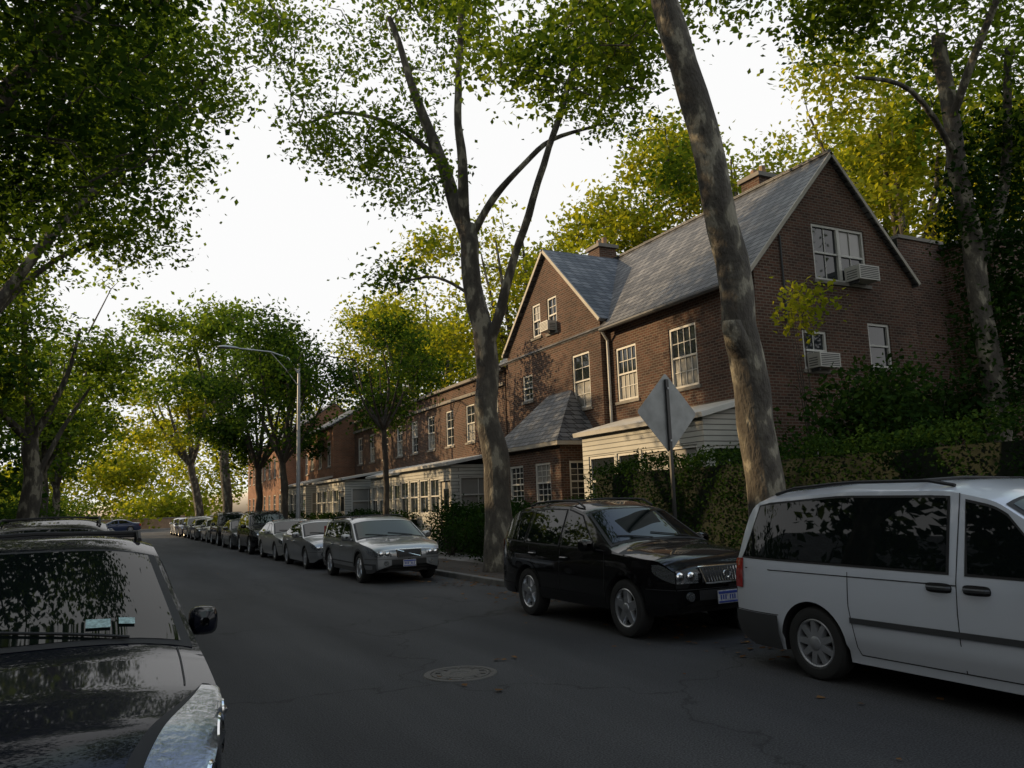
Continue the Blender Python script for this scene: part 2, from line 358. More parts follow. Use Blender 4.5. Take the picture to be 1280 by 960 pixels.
v=leaves_np(c,.075,.6,up=2.5,asp=.8); v=v.reshape(-1,4,3); cc=v.mean(axis=1,keepdims=True); v[:,:,2]=cc[:,:,2]+(v[:,:,2]-cc[:,:,2])*.35; 
leaf_object('fallen_leaves',v.reshape(-1,3),M['deadleaf'])
# ------------------------------------------------------------ buildings
def wall(mb,P,U,N,u0,u1,z0,top,holes,mat,depth=.13):
    P=Vector(P);U=Vector(U);N=Vector(N)
    if not hasattr(top,'__len__'): top=[(u0,top),(u1,top)]
    tu=[a for a,b in top]; tz=[b for a,b in top]; zt=lambda u: float(np.interp(u,tu,tz))
    zs={z0,max(tz)}; us={u0,u1}|set(tu)
    for a,b,c,d in holes: us|={a,b}; zs|={c,d}
    for i in range(len(top)-1):
        for z in list(zs):
            (ua,za),(ub,zb)=top[i],top[i+1]
            if (za-z)*(zb-z)<0: us.add(ua+(ub-ua)*(z-za)/(zb-za))
    us=sorted(us); zs=sorted(zs)
    pt=lambda u,z,n=0: P+U*u+N*n+Vector((0,0,z))
    for i in range(len(us)-1):
        a,b=us[i],us[i+1]
        if b-a<1e-5: continue
        for j in range(len(zs)-1):
            c,d=zs[j],zs[j+1]; m=(a+b)/2; q=(c+d)/2
            if any(h[0]-1e-6<m<h[1]+1e-6 and h[2]-1e-6<q<h[3]+1e-6 for h in holes): continue
            da,db=min(d,zt(a)),min(d,zt(b))
            if da<=c+1e-5 and db<=c+1e-5: continue
            vs=[pt(a,c),pt(b,c)]
            if db>c+1e-5: vs.append(pt(b,db))
            if da>c+1e-5: vs.append(pt(a,da))
            mb.add(vs,[tuple(range(len(vs)))],mat)
    for a,b,c,d in holes:
        k=-depth
        mb.add([pt(a,c),pt(b,c),pt(b,d),pt(a,d),pt(a,c,k),pt(b,c,k),pt(b,d,k),pt(a,d,k)],[(0,1,5,4),(1,2,6,5),(2,3,7,6),(3,0,4,7)],mat)
def win(mb,P,U,N,h,nx=3,ny=2,two=False,blind=.35,sill=True,fw=.07):
    a,b,c,d=h; W=M['white']; B=mb.obox
    B(P,U,N,a+.002,a+fw,-.11,-.03,c,d-.002,W); B(P,U,N,b-fw,b-.002,-.11,-.03,c,d-.002,W)
    B(P,U,N,a+fw,b-fw,-.11,-.03,d-fw,d-.002,W); B(P,U,N,a+fw,b-fw,-.11,-.03,c+.002,c+fw,W)
    cols=[(a+fw,b-fw)] if not two else [(a+fw,(a+b)/2-.05),((a+b)/2+.05,b-fw)]
    if two: B(P,U,N,(a+b)/2-.05,(a+b)/2+.05,-.11,-.02,c+fw,d-fw,W)
    for (p,q) in cols:
        m=(c+d)/2; B(P,U,N,p,q,-.09,-.04,m-.025,m+.025,W)
        for lo,hi,dn in ((c+fw,m-.025,-.085),(m+.025,d-fw,-.07)):
            Pv=Vector(P);Uv=Vector(U);Nv=Vector(N)
            mat=M['blind'] if random.random()<blind else M['wglass']
            t=random.uniform(-.006,.006)
            mb.add([Pv+Uv*p+Nv*(dn-.012+t)+Vector((0,0,lo)),Pv+Uv*q+Nv*(dn-.012-t)+Vector((0,0,lo)),Pv+Uv*q+Nv*(dn-.012)+Vector((0,0,hi)),Pv+Uv*p+Nv*(dn-.012)+Vector((0,0,hi))],[(0,1,2,3)],mat)
            for i in range(1,nx):
                u=p+(q-p)*i/nx; B(P,U,N,u-.011,u+.011,dn-.005,dn+.012,lo,hi,W)
            for i in range(1,ny):
                z=lo+(hi-lo)*i/ny; B(P,U,N,p,q,dn-.004,dn+.010,z-.011,z+.011,W)
    if sill:
        B(P,U,N,a-.08,b+.08,-.10,.05,c-.09,c-.001,M['stone'])
def acunit(mb,P,U,N,u0,u1,z0,z1,out=.4):
    mb.obox(P,U,N,u0,u1,-.02,out,z0,z1,M['white'])
    k=int((z1-z0)/.045)
    for i in range(1,k): z=z0+(z1-z0)*i/k; mb.obox(P,U,N,u0+.04,u1-.04,out,out+.006,z-.012,z+.008,M['clad'])
    for i in range(1,5): z=z0+(z1-z0)*i/6; mb.obox(P,U,N,u0-.004,u0,.05,out-.08,z-.01,z+.01,M['clad'])
    mb.obox(P,U,N,u0+.05,u0+.09,.0,out-.1,z0-.08,z0-.001,M['clad'])
def slab(mb,pts,t,mat):
    n=len(pts); a=[Vector(p) for p in pts]; nn=(a[1]-a[0]).cross(a[2]-a[0]).normalized()
    if nn.z<0: nn=-nn
    b=[p-nn*t for p in a]; fs=[tuple(range(n)),tuple(range(2*n-1,n-1,-1))]+[(i,(i+1)%n,n+(i+1)%n,n+i) for i in range(n)]
    mb.add(a+b,fs,mat)
H=empty('brick_house'); w=MB(); wn=MB(); rf=MB(); tr=MB()
X0,X1,XR=13.9,19.7,16.85; Y0,Y1=14.0,27.5; ZE,ZR=7.25,10.5
Px,Ux,Nx=(X0,0,0),(0,1,0),(-1,0,0); Py,Uy,Ny=(0,Y0,0),(1,0,0),(0,-1,0)
fh=[(16.25,17.4,4.65,6.35),(18.95,20.0,4.65,6.3)]
wall(w,Px,Ux,Nx,Y0,20.4,0,ZE,fh,M['brick'])
for h in fh: win(wn,Px,Ux,Nx,h,4,2,blind=.25)
gh=[(16.0,17.95,7.1,8.6),(15.35,16.2,4.75,5.75),(17.75,18.6,4.9,6.1),(15.5,16.6,1.4,2.9)]
wall(w,Py,Uy,Ny,X0,X1,0,[(X0,ZE),(XR,ZR),(X1,ZE+.15)],gh,M['brick'])
win(wn,Py,Uy,Ny,gh[0],2,1,two=True,blind=.6); win(wn,Py,Uy,Ny,gh[1],2,1,blind=.5); win(wn,Py,Uy,Ny,gh[2],1,1,blind=0); win(wn,Py,Uy,Ny,gh[3],2,2)
acunit(wn,Py,Uy,Ny,17.1,17.85,7.12,7.5,.45); acunit(wn,Py,Uy,Ny,15.45,16.15,4.76,5.12,.4)
wall(w,(X1,0,0),(0,1,0),(1,0,0),Y0,Y1,0,ZE+.15,[],M['brick'])
gx=13.65; Pg=(gx,0,0)
GH=[(24.15,24.75,7.55,8.75),(23.0,23.65,7.5,8.75),(24.9,25.65,5.35,6.3),(21.1,22.15,4.65,6.45),(20.55,20.85,2.2,3.3)]
wall(w,Pg,Ux,Nx,20.4,26.8,0,[(20.4,ZE+.1),(23.6,10.4),(26.8,ZE+.1)],GH,M['brick'])
for i,h in enumerate(GH): win(wn,Pg,Ux,Nx,h,2,2,blind=.3)
acunit(wn,Pg,Ux,Nx,23.05,23.6,7.52,7.85,.35)
wall(w,(0,20.4,0),(1,0,0),(0,-1,0),gx,X0,0,ZE,[],M['brick']); wall(w,(0,26.8,0),(1,0,0),(0,1,0),gx,X0,0,ZE,[],M['brick'])
wall(w,Px,Ux,Nx,26.8,Y1,0,ZE,[],M['brick']); wall(w,(0,Y1,0),(1,0,0),(0,1,0),X0,X1,0,[(X0,ZE),(XR,ZR),(X1,ZE)],[],M['brick'])
sl=(ZR-ZE)/(XR-X0); ex=.32
slab(rf,[(X0-ex,Y0-.12,ZE-ex*sl+.12),(X0-ex,Y1+.1,ZE-ex*sl+.12),(XR,Y1+.1,ZR+.12),(XR,Y0-.12,ZR+.12)],.1,M['slate'])
sl2=(ZR-ZE-.15)/(X1-XR)
slab(rf,[(X1+.2,Y0-.12,ZE+.15-.2*sl2+.12),(XR,Y0-.12,ZR+.12),(XR,Y1+.1,ZR+.12),(X1+.2,Y1+.1,ZE+.15-.2*sl2+.12)],.1,M['slate'])
zg=10.4; sg=(zg-ZE-.1)/3.2
for s_ in (-1,1):
    slab(rf,[(gx-.15,23.6,zg+.13),(XR+.0,23.6,zg+.13),(XR,23.6+s_*3.4,zg+.13-3.4*sg),(gx-.15,23.6+s_*3.4,zg+.13-3.4*sg)],.1,M['slate'])
    a=Vector((gx-.16,23.6,zg+.15)); b=Vector((gx-.16,23.6+s_*3.42,zg+.15-3.42*sg))
    slab(tr,[a,b,b+Vector((.05,0,0)),a+Vector((.05,0,0))],.10,M['trimtan'])
for s_,xe,ze in ((-1,X0-ex,ZE-ex*sl),(1,X1+.2,ZE+.15-.2*sl2)):
    a=Vector((XR,Y0-.15,ZR+.14)); b=Vector((xe,Y0-.15,ze+.14)); slab(tr,[a,b,b+Vector((0,.05,0)),a+Vector((0,.05,0))],.09,M['trimtan'])
rf.tube([(XR,Y0-.1,ZR+.15),(XR,Y1,ZR+.15)],.07,6,M['slate'])
tr.tube([(X0-ex-.03,Y0-.1,ZE-ex*sl+.02),(X0-ex-.03,20.25,ZE-ex*sl+.02)],.07,8,M['clad'])
tr.tube([(X0-ex-.03,20.2,ZE-.35),(X0-.1,20.25,ZE-.65),(X0-.1,20.25,.5)],.045,8,M['white'])
tr.tube([(X0+.9,Y0-.06,8.1),(X0+.92,Y0-.06,5.9)],.03,6,M['clad'])
for cx,cy,cz in ((17.6,17.2,11.2),(16.6,24.4,11.1)):
    w.box((cx,cy,cz-1.2),(.75,.75,2.4),M['brick']); w.box((cx,cy,cz+.05),(.9,.9,.13),M['stone'])
    for k in (-.18,.18): w.tube([(cx,cy+k,cz+.1),(cx,cy+k,cz+.42)],.1,8,M['wall'])
bx=12.35; by0,by1=20.95,25.1; bz=3.55
BH=[(21.6,22.6,1.7,2.95),(23.4,24.4,1.7,2.95)]
wall(w,(bx,0,0),Ux,Nx,by0,by1,0,bz,BH,M['brick'])
for h in BH: win(wn,(bx,0,0),Ux,Nx,h,3,3,blind=.2)
bs=[(12.65,13.3,1.7,2.95)]
wall(w,(0,by0,0),(1,0,0),(0,-1,0),bx,gx,0,bz,bs,M['brick']); win(wn,(0,by0,0),(1,0,0),(0,-1,0),bs[0],2,3)
wall(w,(0,by1,0),(1,0,0),(0,1,0),bx,gx,0,bz,[],M['brick'])
o_=.25; t0=(gx-.001,by0+1.3,5.35); t1=(gx-.001,by1-1.3,5.35)
rf.add([(bx-o_,by0-o_,bz),(bx-o_,by1+o_,bz),t1,t0,(gx,by0-o_,bz),(gx,by1+o_,bz)],[(0,1,2,3),(4,0,3),(1,5,2)],M['slate'])
rf.box(((bx-o_+gx)/2,(by0+by1)/2,bz-.07),(gx-bx+o_-.01,by1-by0+2*o_,.12),M['trimtan'])
px=12.3; py0,py1=14.35,19.6; pz=3.55
ph=[(14.6,15.65,1.55,2.95),(15.75,16.8,1.55,2.95),(16.9,17.9,1.55,2.95),(18.0,19.3,1.55,2.95)]
pc=MB()
wall(pc,(px,0,0),Ux,Nx,py0,py1,0,pz,ph,M['siding'])
for h in ph: win(wn,(px,0,0),Ux,Nx,h,1,1,blind=.3,sill=False)
psd=[(12.55,13.6,1.5,2.9)]
wall(pc,(0,py0,0),(1,0,0),(0,-1,0),px,X0,0,pz,psd,M['siding']); win(wn,(0,py0,0),(1,0,0),(0,-1,0),psd[0],2,1,sill=False)
wall(pc,(0,py1,0),(1,0,0),(0,1,0),px,X0,0,pz,[],M['siding'])
slab(pc,[(px-.2,py0-.2,pz+.1),(px-.2,py1+.2,pz+.1),(X0-.01,py1+.2,pz+.55),(X0-.01,py0-.2,pz+.55)],.12,M['white'])
pc.add([(px,py0+.01,pz),(X0,py0+.01,pz),(X0,py0+.01,pz+.42)],[(0,1,2)],M['siding'])
pc.build('sun_porch',H); w.build('brick_walls',H); wn.build('windows',H); rf.build('slate_roof',H); tr.build('trim_and_gutters',H)
H2=empty('brick_house'); w=MB(); wn=MB()
wall(w,(0,14.3,0),(1,0,0),(0,-1,0),X1+.001,21.6,0,8.75,[],M['brick'])
wh=[(23.0,24.0,5.0,6.5),(22.6,23.8,1.6,3.3)]
wall(w,(0,12.8,0),(1,0,0),(0,-1,0),21.6,30,0,8.6,wh,M['brick']); 
for h in wh: win(wn,(0,12.8,0),(1,0,0),(0,-1,0),h,2,2)
wall(w,(21.6,0,0),(0,1,0),(-1,0,0),12.8,14.3,0,8.6,[],M['brick'])
w.box((25.8,16,8.66),(8.6,6.6,.1),M['roofdark']); w.box((20.7,17.3,8.8),(1.95,6.1,.1),M['stone'])
w.box((25.8,12.8,8.75),(8.7,.4,.12),M['stone'])
bal=MB(); bal.box((22.6,12.0,4.3),(2.6,1.5,.15),M['stone'])
for i in range(16): bal.box((21.4+i*.16,11.3,4.85),(.03,.03,1.0),M['iron'])
bal.box((22.6,11.3,5.37),(2.6,.05,.05),M['iron'])
for xx in (21.5,23.7): bal.box((xx,11.4,2.1),(.18,.18,4.3),M['white'])
bal.build('balcony',H2); w.build('brick_walls',H2); wn.build('windows',H2)
def row_unit(x,y0,y1,h,side,mat,porch=True,roofz=None,pmat='siding',proj=1.6,door=True):
    HH=empty('brick_house'); w=MB(); wn=MB(); pr=MB(); N=(-side,0,0); U=(0,1,0); P=(x,0,0); s=side
    L=y1-y0; k=max(2,int(L/2.1)); hs=[]
    for i in range(k):
        c=y0+L*(i+.5)/k; hs.append((c-.45,c+.45,4.35,5.95))
        if not porch: hs.append((c-.45,c+.45,1.5,3.0))
    wall(w,P,U,N,y0,y1,0,h,hs,mat)
    for q in hs: win(wn,P,U,N,q,2,2,blind=.4)
    xb=x+s*8
    wall(w,(0,y0,0),(1,0,0),(0,-1,0),min(x,xb),max(x,xb),0,h,[],mat); wall(w,(0,y1,0),(1,0,0),(0,1,0),min(x,xb),max(x,xb),0,h,[],mat)
    wall(w,(xb,0,0),(0,1,0),(s,0,0),y0,y1,0,h,[],mat)
    if roofz:
        m=(x+xb)/2
        slab(w,[(x-s*.25,y0,h-.1),(x-s*.25,y1,h-.1),(m,y1,roofz),(m,y0,roofz)],.1,M['slate'])
        slab(w,[(xb+s*.25,y0,h-.1),(xb+s*.25,y1,h-.1),(m,y1,roofz+.002),(m,y0,roofz+.002)],.1,M['slate'])
        for yy,nn in ((y0+.02,-1),(y1-.02,1)): wall(w,(0,yy,0),(1,0,0),(0,nn,0),min(x,xb),max(x,xb),h-.05,[(min(x,xb),h-.1),(m,roofz-.1),(max(x,xb),h-.1)],[],mat)
    else:
        w.box(((x+xb)/2,(y0+y1)/2,h-.25),(7.9,L-.1,.1),M['roofdark']); w.box((x,(y0+y1)/2,h+.05),(.35,L-.01,.12),M['stone'])
        w.box((x-s*.06,(y0+y1)/2,h-.55),(.1,L-.02,.12),M['stone'])
    if porch:
        xp=x-s*proj; a,b=y0+.4,y1-.5; n=int((b-a)/1.15); ph=[]
        for i in range(n):
            u0=a+(b-a)*i/n+.09; u1=a+(b-a)*(i+1)/n-.09
            ph.append((u0,u1,1.4,2.8))
        dr=ph.pop(0) if door else None
        hl=ph+([(dr[0],dr[1],.5,2.65)] if door else [])
        wall(pr,(xp,0,0),U,N,a,b,0,3.25,hl,M[pmat])
        for q in ph: win(wn,(xp,0,0),U,N,q,2,1,blind=.25,sill=False)
        if door:
            pr.obox((xp,0,0),U,N,dr[0]+.06,dr[1]-.06,-.09,-.04,.5,2.6,M['trimtan']); pr.obox((xp,0,0),U,N,dr[0]+.25,dr[1]-.25,-.04,-.03,1.6,2.35,M['wglass'])
            pr.obox((xp,0,0),U,N,dr[0]-.3,dr[1]+.3,.001,.9,0,.45,M['concrete']); pr.obox((xp,0,0),U,N,dr[0]-.3,dr[1]+.3,.9,1.3,0,.25,M['concrete'])
        for yy,nn in ((a,-1),(b,1)):
            sh=[(min(xp,x)+.35,max(xp,x)-.25,1.4,2.8)]; wall(pr,(0,yy,0),(1,0,0),(0,nn,0),min(xp,x),max(xp,x),0,3.25,sh,M[pmat]); win(wn,(0,yy,0),(1,0,0),(0,nn,0),sh[0],2,1,sill=False)
        slab(pr,[(xp-s*.22,a-.2,3.32),(xp-s*.22,b+.2,3.32),(x-s*.01,b+.2,3.75),(x-s*.01,a-.2,3.75)],.11,M['white'])
        pr.build('enclosed_porch',HH)
    w.box(((x+xb)/2,y0+.6,h+.6),(.7,.7,1.6),mat)
    w.build('brick_walls',HH); wn.build('windows',HH); return HH
row_unit(13.9,27.6,34.4,6.9,1,M['brick'],proj=2.2)
row_unit(13.9,34.45,41.3,6.9,1,M['brick'],proj=1.4)
row_unit(13.9,41.35,48.6,6.9,1,M['brick'],proj=2.5)
row_unit(12.6,48.7,55.5,6.9,1,M['brick_sunlit'],roofz=9.3)
row_unit(13.9,55.6,63,6.9,1,M['brick_sunlit'])
row_unit(12.4,63.1,72,7.2,1,M['brick_sunlit'],roofz=10.2,porch=False)
row_unit(13.4,72.1,86,7.2,1,M['brick_sunlit'],porch=False)
y=-14
for L in (11,11,12,11,12,11,12,11):
    row_unit(-9.5,y,y+L,7.0,-1,M['brick'],roofz=10.7,porch=False); y+=L+.1  # unseen houses, added to occlude; ridge height set to shade the parked cars
mb=MB(); mb.box((0,107,.65),(140,.35,1.3),M['wall']); mb.box((0,107,1.34),(140,.45,.1),M['stone'])
for i in range(24): mb.box((-69+i*6,106.95,.8),(.5,.5,1.6),M['wall'])
mb.build('boundary_wall')
# ------------------------------------------------------------ cars
def smooth_profile(pts,hx,wd=.10):
    xs=np.arange(-hx-.5,hx+.5,.01); p=np.array(pts); z=np.interp(xs,p[:,0],p[:,1]); k=int(wd/.01)|1
    ker=np.hanning(k+2)[1:-1]; ker/=ker.sum(); zp=np.pad(z,(k//2,k//2),'edge'); zz=np.convolve(zp,ker,'valid')[:len(xs)]
    return lambda x: float(np.interp(x,xs,zz))
def make_car(name,cx,cy,sp,pt,yaw=-90):
    E=empty(name,(cx,cy,0),math.radians(yaw)); hx=sp['L']/2; W0=sp['W']; R=sp['R']; Ra=R+sp.get('gap',.055); wl=[sp['xf'],sp['xr']]; cl=sp['cl']; k_t=sp.get('k',.30)
    top=smooth_profile(sp['top'],hx,sp.get('sm',.16)); belt=smooth_profile(sp['belt'],hx,.3); D=sp.get('crown',.075)
    tf,trr=sp.get('tf',.21),sp.get('tr',.13)
    def W(x):
        x0=hx-.95
        if x>x0: return W0*(1-tf*((x-x0)/.95)**2.6)
        if x<-x0-.2: return W0*(1-trr*((-x-x0-.2)/.75)**2.6 if -x-x0-.2>0 else 1)
        return W0
    def arch(x):
        for xw in wl:
            dx=abs(x-xw)
            if dx<=Ra+1e-6: return R*.98+math.sqrt(max(0,Ra*Ra-dx*dx))
        return 0
    def zlow(x): return cl+.10*max(0,(abs(x)-hx+.35)/.35)**2
    def zb(x): return max(zlow(x),arch(x))
    def fz(z):
        t=(z-.62)/.5; return 1-.045*t*t - (.03 if z<.36 else 0)
    def ys(x,z):
        b=belt(x); return W(x)*fz(min(z,b))-k_t*max(0,z-b)
    def zse(x):
        zt=top(x); zs=min(belt(x),zt-D*.8); ze=max(zs+.004,zt-D); return zs,ze,zt
    def sec(x,v):
        zs,ze,zt=zse(x)
        if v<=1: z=zb(x)+(zs-zb(x))*v; return Vector((x,ys(x,z),z))
        if v<=2: z=zs+(ze-zs)*(v-1); return Vector((x,ys(x,z),z))
        q=(v-2); ye=ys(x,ze); ex=1-q
        return Vector((x,ye*ex,ze+(zt-ze)*(1-ex**3.6)))
    def side(x,z): return Vector((x,ys(x,z),z))
    B=.07
    def cap(sg,y,z):
        x=sg*hx; wc=max(.1,ys(x,z)); zz0,zz1=zb(x),top(x); q=min(1,max(abs(y)/wc,abs(z-(zz0+zz1)/2)/((zz1-zz0)/2)))
        return Vector((sg*(hx+B*(1-q**4)),y,z))
    st=set(np.linspace(-hx,hx,92).tolist())|{-hx+.01,-hx+.03,hx-.01,hx-.03,hx-.06}
    for xw in wl:
        st|={xw-Ra-.003,xw+Ra+.003}|{xw+Ra*math.cos(math.radians(a)) for a in range(0,181,9)}
    st=sorted(x for x in st if -hx<=x<=hx)
    vv=[i/9 for i in range(10)]+[1+i/5 for i in range(1,6)]+[2+i/9 for i in range(1,10)]
    body=MB(); rows=[]
    for x in st:
        h=[sec(x,v) for v in vv]; inn=h[0]+Vector((0,-.26,0)); h=[inn]+h
        rows.append(h+[Vector((p.x,-p.y,p.z)) for p in reversed(h[:-1])])
    n=len(rows[0]); vs=[p for r in rows for p in r]; f1=[];f2=[]
    for i in range(len(rows)-1):
        for j in range(n-1):
            (f2 if j in(0,n-2) else f1).append((i*n+j,(i+1)*n+j,(i+1)*n+j+1,i*n+j+1))
    body.add(vs,f1,pt); 
    o0=len(body.v)-len(vs); ki=body.mi(M['black'])
    for f in f2: body.f.append([a+o0 for a in f]); body.m.append(ki)
    for sg,row in ((-1,rows[0]),(1,rows[-1])):
        row=row[1:-1]; zc=(zb(sg*hx)+top(sg*hx))/2; rr=[]
        for q in (1,.97,.9,.78,.6,.35,.05):
            rr.append([Vector((sg*(hx+B*(1-q**4)),p.y*q,zc+(p.z-zc)*q)) for p in row])
        body.grid(rr,pt)
    body.build('body',E,smooth=True,angle=40)
    ub=MB(); ub.box((0,0,(cl+.62)/2+.02),(2*hx-.3,2*(W0-.3),.62-cl),M['black'])
    for xw in (hx-.16,-hx+.16): ub.box((xw,0,cl+.25),(.2,2*W0*.72,.28),M['black'])
    ub.build('underbody',E)
    tr=MB(); gl=MB(); lm=MB()
    def patch(mb,fn,us,vs_,mat,off=.006,mirror=True):
        rows=[]
        for u in us:
            r=[]
            for v in vs_:
                p=fn(u,v); e=1e-3; du=fn(u+e,v)-p; dv=fn(u,v+e)-p; nn=du.cross(dv)
                if nn.length<1e-12: nn=Vector((0,1,0))
                nn.normalize()
                if nn.dot(p-Vector((p.x*.85,0,.7)))<0: nn=-nn
                r.append(p+nn*off)
            rows.append(r)
        mb.grid(rows,mat)
        if mirror: mb.grid([[Vector((p.x,-p.y,p.z)) for p in r] for r in rows],mat)
    lin=lambda a,b,n: [a+(b-a)*i/(n-1) for i in range(n)]
    for (x0b,x0t,x1b,x1t) in sp['wins']:
        for lo,hi,mat,off,ins in ((0,1,M['black'],.004,0),(0,1,M['cglass'],.009,.022)):
            def fn(u,v):
                u_=ins/max(.3,abs(x1b-x0b))*1.2; uu=u_+(1-2*u_)*u
                x=(x0b+(x1b-x0b)*uu)*(1-v)+(x0t+(x1t-x0t)*uu)*v
                zs,ze,zt=zse(x); zl=belt(x)+.025+ins; zh=max(zl+.01,min(ze,top(x)-D)-.035-ins); return side(x,zl+(zh-zl)*v)
            patch(gl,fn,lin(0,1,14),lin(0,1,6),mat,off)
    xa,xb=sp['ws']
    patch(gl,lambda u,v: sec(u,3-v),lin(xa,xb,14),lin(0,.96,9),M['black'],.004)
    patch(gl,lambda u,v: sec(u,3-v),lin(xa+.03,xb-.05,14),lin(0,.90,9),M['cglass'],.008)
    xa2,xb2=sp['rw']; patch(gl,lambda u,v: sec(u,3-v),lin(xa2,xb2,12),lin(0,.88,9),M['cglass'],.007)
    def seam(poly,wd=.009,mat=M['black']):
        for i in range(len(poly)-1):
            (xa_,za),(xb_,zb_)=poly[i],poly[i+1]; d=Vector((xb_-xa_,zb_-za)); l=d.length; 
            if l<1e-4: continue
            nx_,nz_=-d.y/l*wd/2,d.x/l*wd/2
            patch(tr,lambda u,v: side(xa_+(xb_-xa_)*u+nx_*v,za+(zb_-za)*u+nz_*v),lin(0,1,7),[-1,1],mat,.003)
    for poly in sp.get('seams',[]): seam(poly)
    for (xh,zh) in sp.get('handles',[]):
        for s_ in (1,-1):
            y_=ys(xh,zh)*s_; hm=sp.get('hmat',pt)
            tr.tube([(xh-.1,y_+.004*s_,zh),(xh-.08,y_+.03*s_,zh),(xh+.08,y_+.03*s_,zh),(xh+.1,y_+.004*s_,zh)],.017,6,hm)
            rr=[[(xh+.115*c*math.copysign(abs(math.cos(t))**.5,math.cos(t)),y_+.006*s_,zh+.04*c*math.copysign(abs(math.sin(t))**.5,math.sin(t))) for t in np.linspace(0,6.283,17)[:-1]] for c in (.01,1)]
            tr.grid(rr,M['black'] if sp.get('hmat') else pt,closed=True)
    if sp.get('mould'):
        x0,x1,zm,hm=sp['mould']; patch(tr,lambda u,v: side(u,zm+v),lin(x0,x1,24),[-hm/2,hm/2],M['clad'],.014)
    if sp.get('clad'):
        xs=[x for x in st if -hx+.05<x<hx-.05]
        patch(tr,lambda u,v: side(u,zb(u)+v*(max(sp['clad'],zb(u)+.055)-zb(u))),xs,[0,.5,1],sp.get('cladmat',M['clad']),.008)
    if sp.get('rbump'):
        zq0=sp['rbump']; patch(tr,lambda u,v: side(u,zlow(u)+(zq0-zlow(u))*v),lin(-hx,wl[1]-Ra-.02,8),[0,.5,1],M['clad'],.022)
        patch(tr,lambda u,v: cap(-1,u,zlow(-hx)+.01+(zq0-zlow(-hx)-.01)*v),lin(-ys(-hx,.5)*.99,ys(-hx,.5)*.99,12),[0,.5,1],M['clad'],.03,False)
    hl=sp['hl']; zf0,zf1=hl[4],hl[5]
    if not sp.get('swept'):
        def hfn(u,v):
            x=hl[0]+(hx-hl[0])*u; zs,ze,zt=zse(x); zt_=min(zf1+(zt-top(hx))*.85,ze-.01+hl[2]); t=u**.45
            zl=zf0+.03*(1-u); zm=(zl+zt_)/2+.02; a=zm+(zl-zm)*t; b=zm+(zt_-zm)*(.35+.65*t); return side(x,min(a+(b-a)*v,ze))
        patch(lm,hfn,lin(0.02,1,10),lin(0,1,5),M['lamp'],.010)
        patch(lm,lambda u,v: cap(1,u,zf0+(zf1-zf0)*v*(.75+.25*min(1,(u-hl[3])/.2))),lin(hl[3],ys(hx,zf0)*.985,9),lin(0,.98,5),M['lamp'],.012)
        for yy in (hl[3]+.1,hl[3]+.24):
            for s_ in (1,-1):
                p=cap(1,yy,(zf0+zf1)/2); rr=[]
                for r_,dx in ((.062,.0),(.05,.014),(.02,.02),(.002,.022)):
                    rr.append([Vector((p.x+.012+dx,p.y*s_+r_*math.cos(a*math.pi/7),p.z+r_*.9*math.sin(a*math.pi/7))) for a in range(14)])
                lm.grid(rr,M['chrome'],closed=True)
    else:
        x0,x1=sp['swept']
        def hfn(u,v):
            x=x0+(x1-x0)*u; w_=math.sin(min(1,u*1.25+.02)*math.pi*.5)**.8
            c=2.06-.16*u; lo=c-(.30+.55*u)*w_; hi=c+(.16+.36*u)*w_; return sec(x,lo+(hi-lo)*v)
        patch(lm,hfn,lin(0,1,20),lin(0,1,12),M['black'],.006)
        def hf2(u,v): return hfn(.05+.92*u,.07+.86*v)
        patch(lm,hf2,lin(0,1,20),lin(0,1,12),M['lamp'],.011)
        for (u_,v_,rad) in ((.60,.62,.085),(.86,.60,.075),(.84,.2,.055),(.36,.5,.05)):
            p=hfn(u_,v_); e=1e-3; nn=(hfn(u_+e,v_)-p).cross(hfn(u_,v_+e)-p).normalized()
            if nn.dot(p-Vector((p.x*.85,0,.5)))<0: nn=-nn
            t1=nn.cross(Vector((0,0,1))).normalized(); t2=nn.cross(t1)
            for s_ in (1,-1):
                for rads,mt_ in (((1.0,.012),(.92,.02)),M['chrome']),(((.90,.018),(.6,.014),(.3,.026),(.02,.034)),M['lamp2']):
                    rr=[]
                    for f_,h_ in rads:
                        rr.append([Vector((q.x,q.y*s_,q.z)) for q in [p+nn*h_+(t1*math.cos(a*math.pi/9)+t2*math.sin(a*math.pi/9))*rad*f_ for a in range(18)]])
                    lm.grid(rr,mt_,closed=True)
        patch(tr,lambda u,v: sec(u,2.13+.05*max(0,(u-1.1)/1.1)+v),lin(xb+.02,x0+.02,14),[0,.009],M['black'],.003)
    gy,g0,g1,gs=sp['grille']
    patch(tr,lambda u,v: cap(1,u,g0+(g1-g0)*v),lin(-gy,gy,12),lin(0,1,4),M['black'],.010,False)
    patch(tr,lambda u,v: cap(1,u,g1+v),lin(-gy-.02,gy+.02,12),[0,.022],M['chrome'],.022,False)
    patch(tr,lambda u,v: cap(1,u,g0-v),lin(-gy*.85-.02,gy*.85+.02,12),[0,.018],M['chrome'],.022,False)
    for s_ in (-1,1):
        a=cap(1,s_*gy,g1);b=cap(1,s_*gy*.88,g0); tr.tube([a+Vector((.02,0,0)),b+Vector((.02,0,0))],.012,6,M['chrome'])
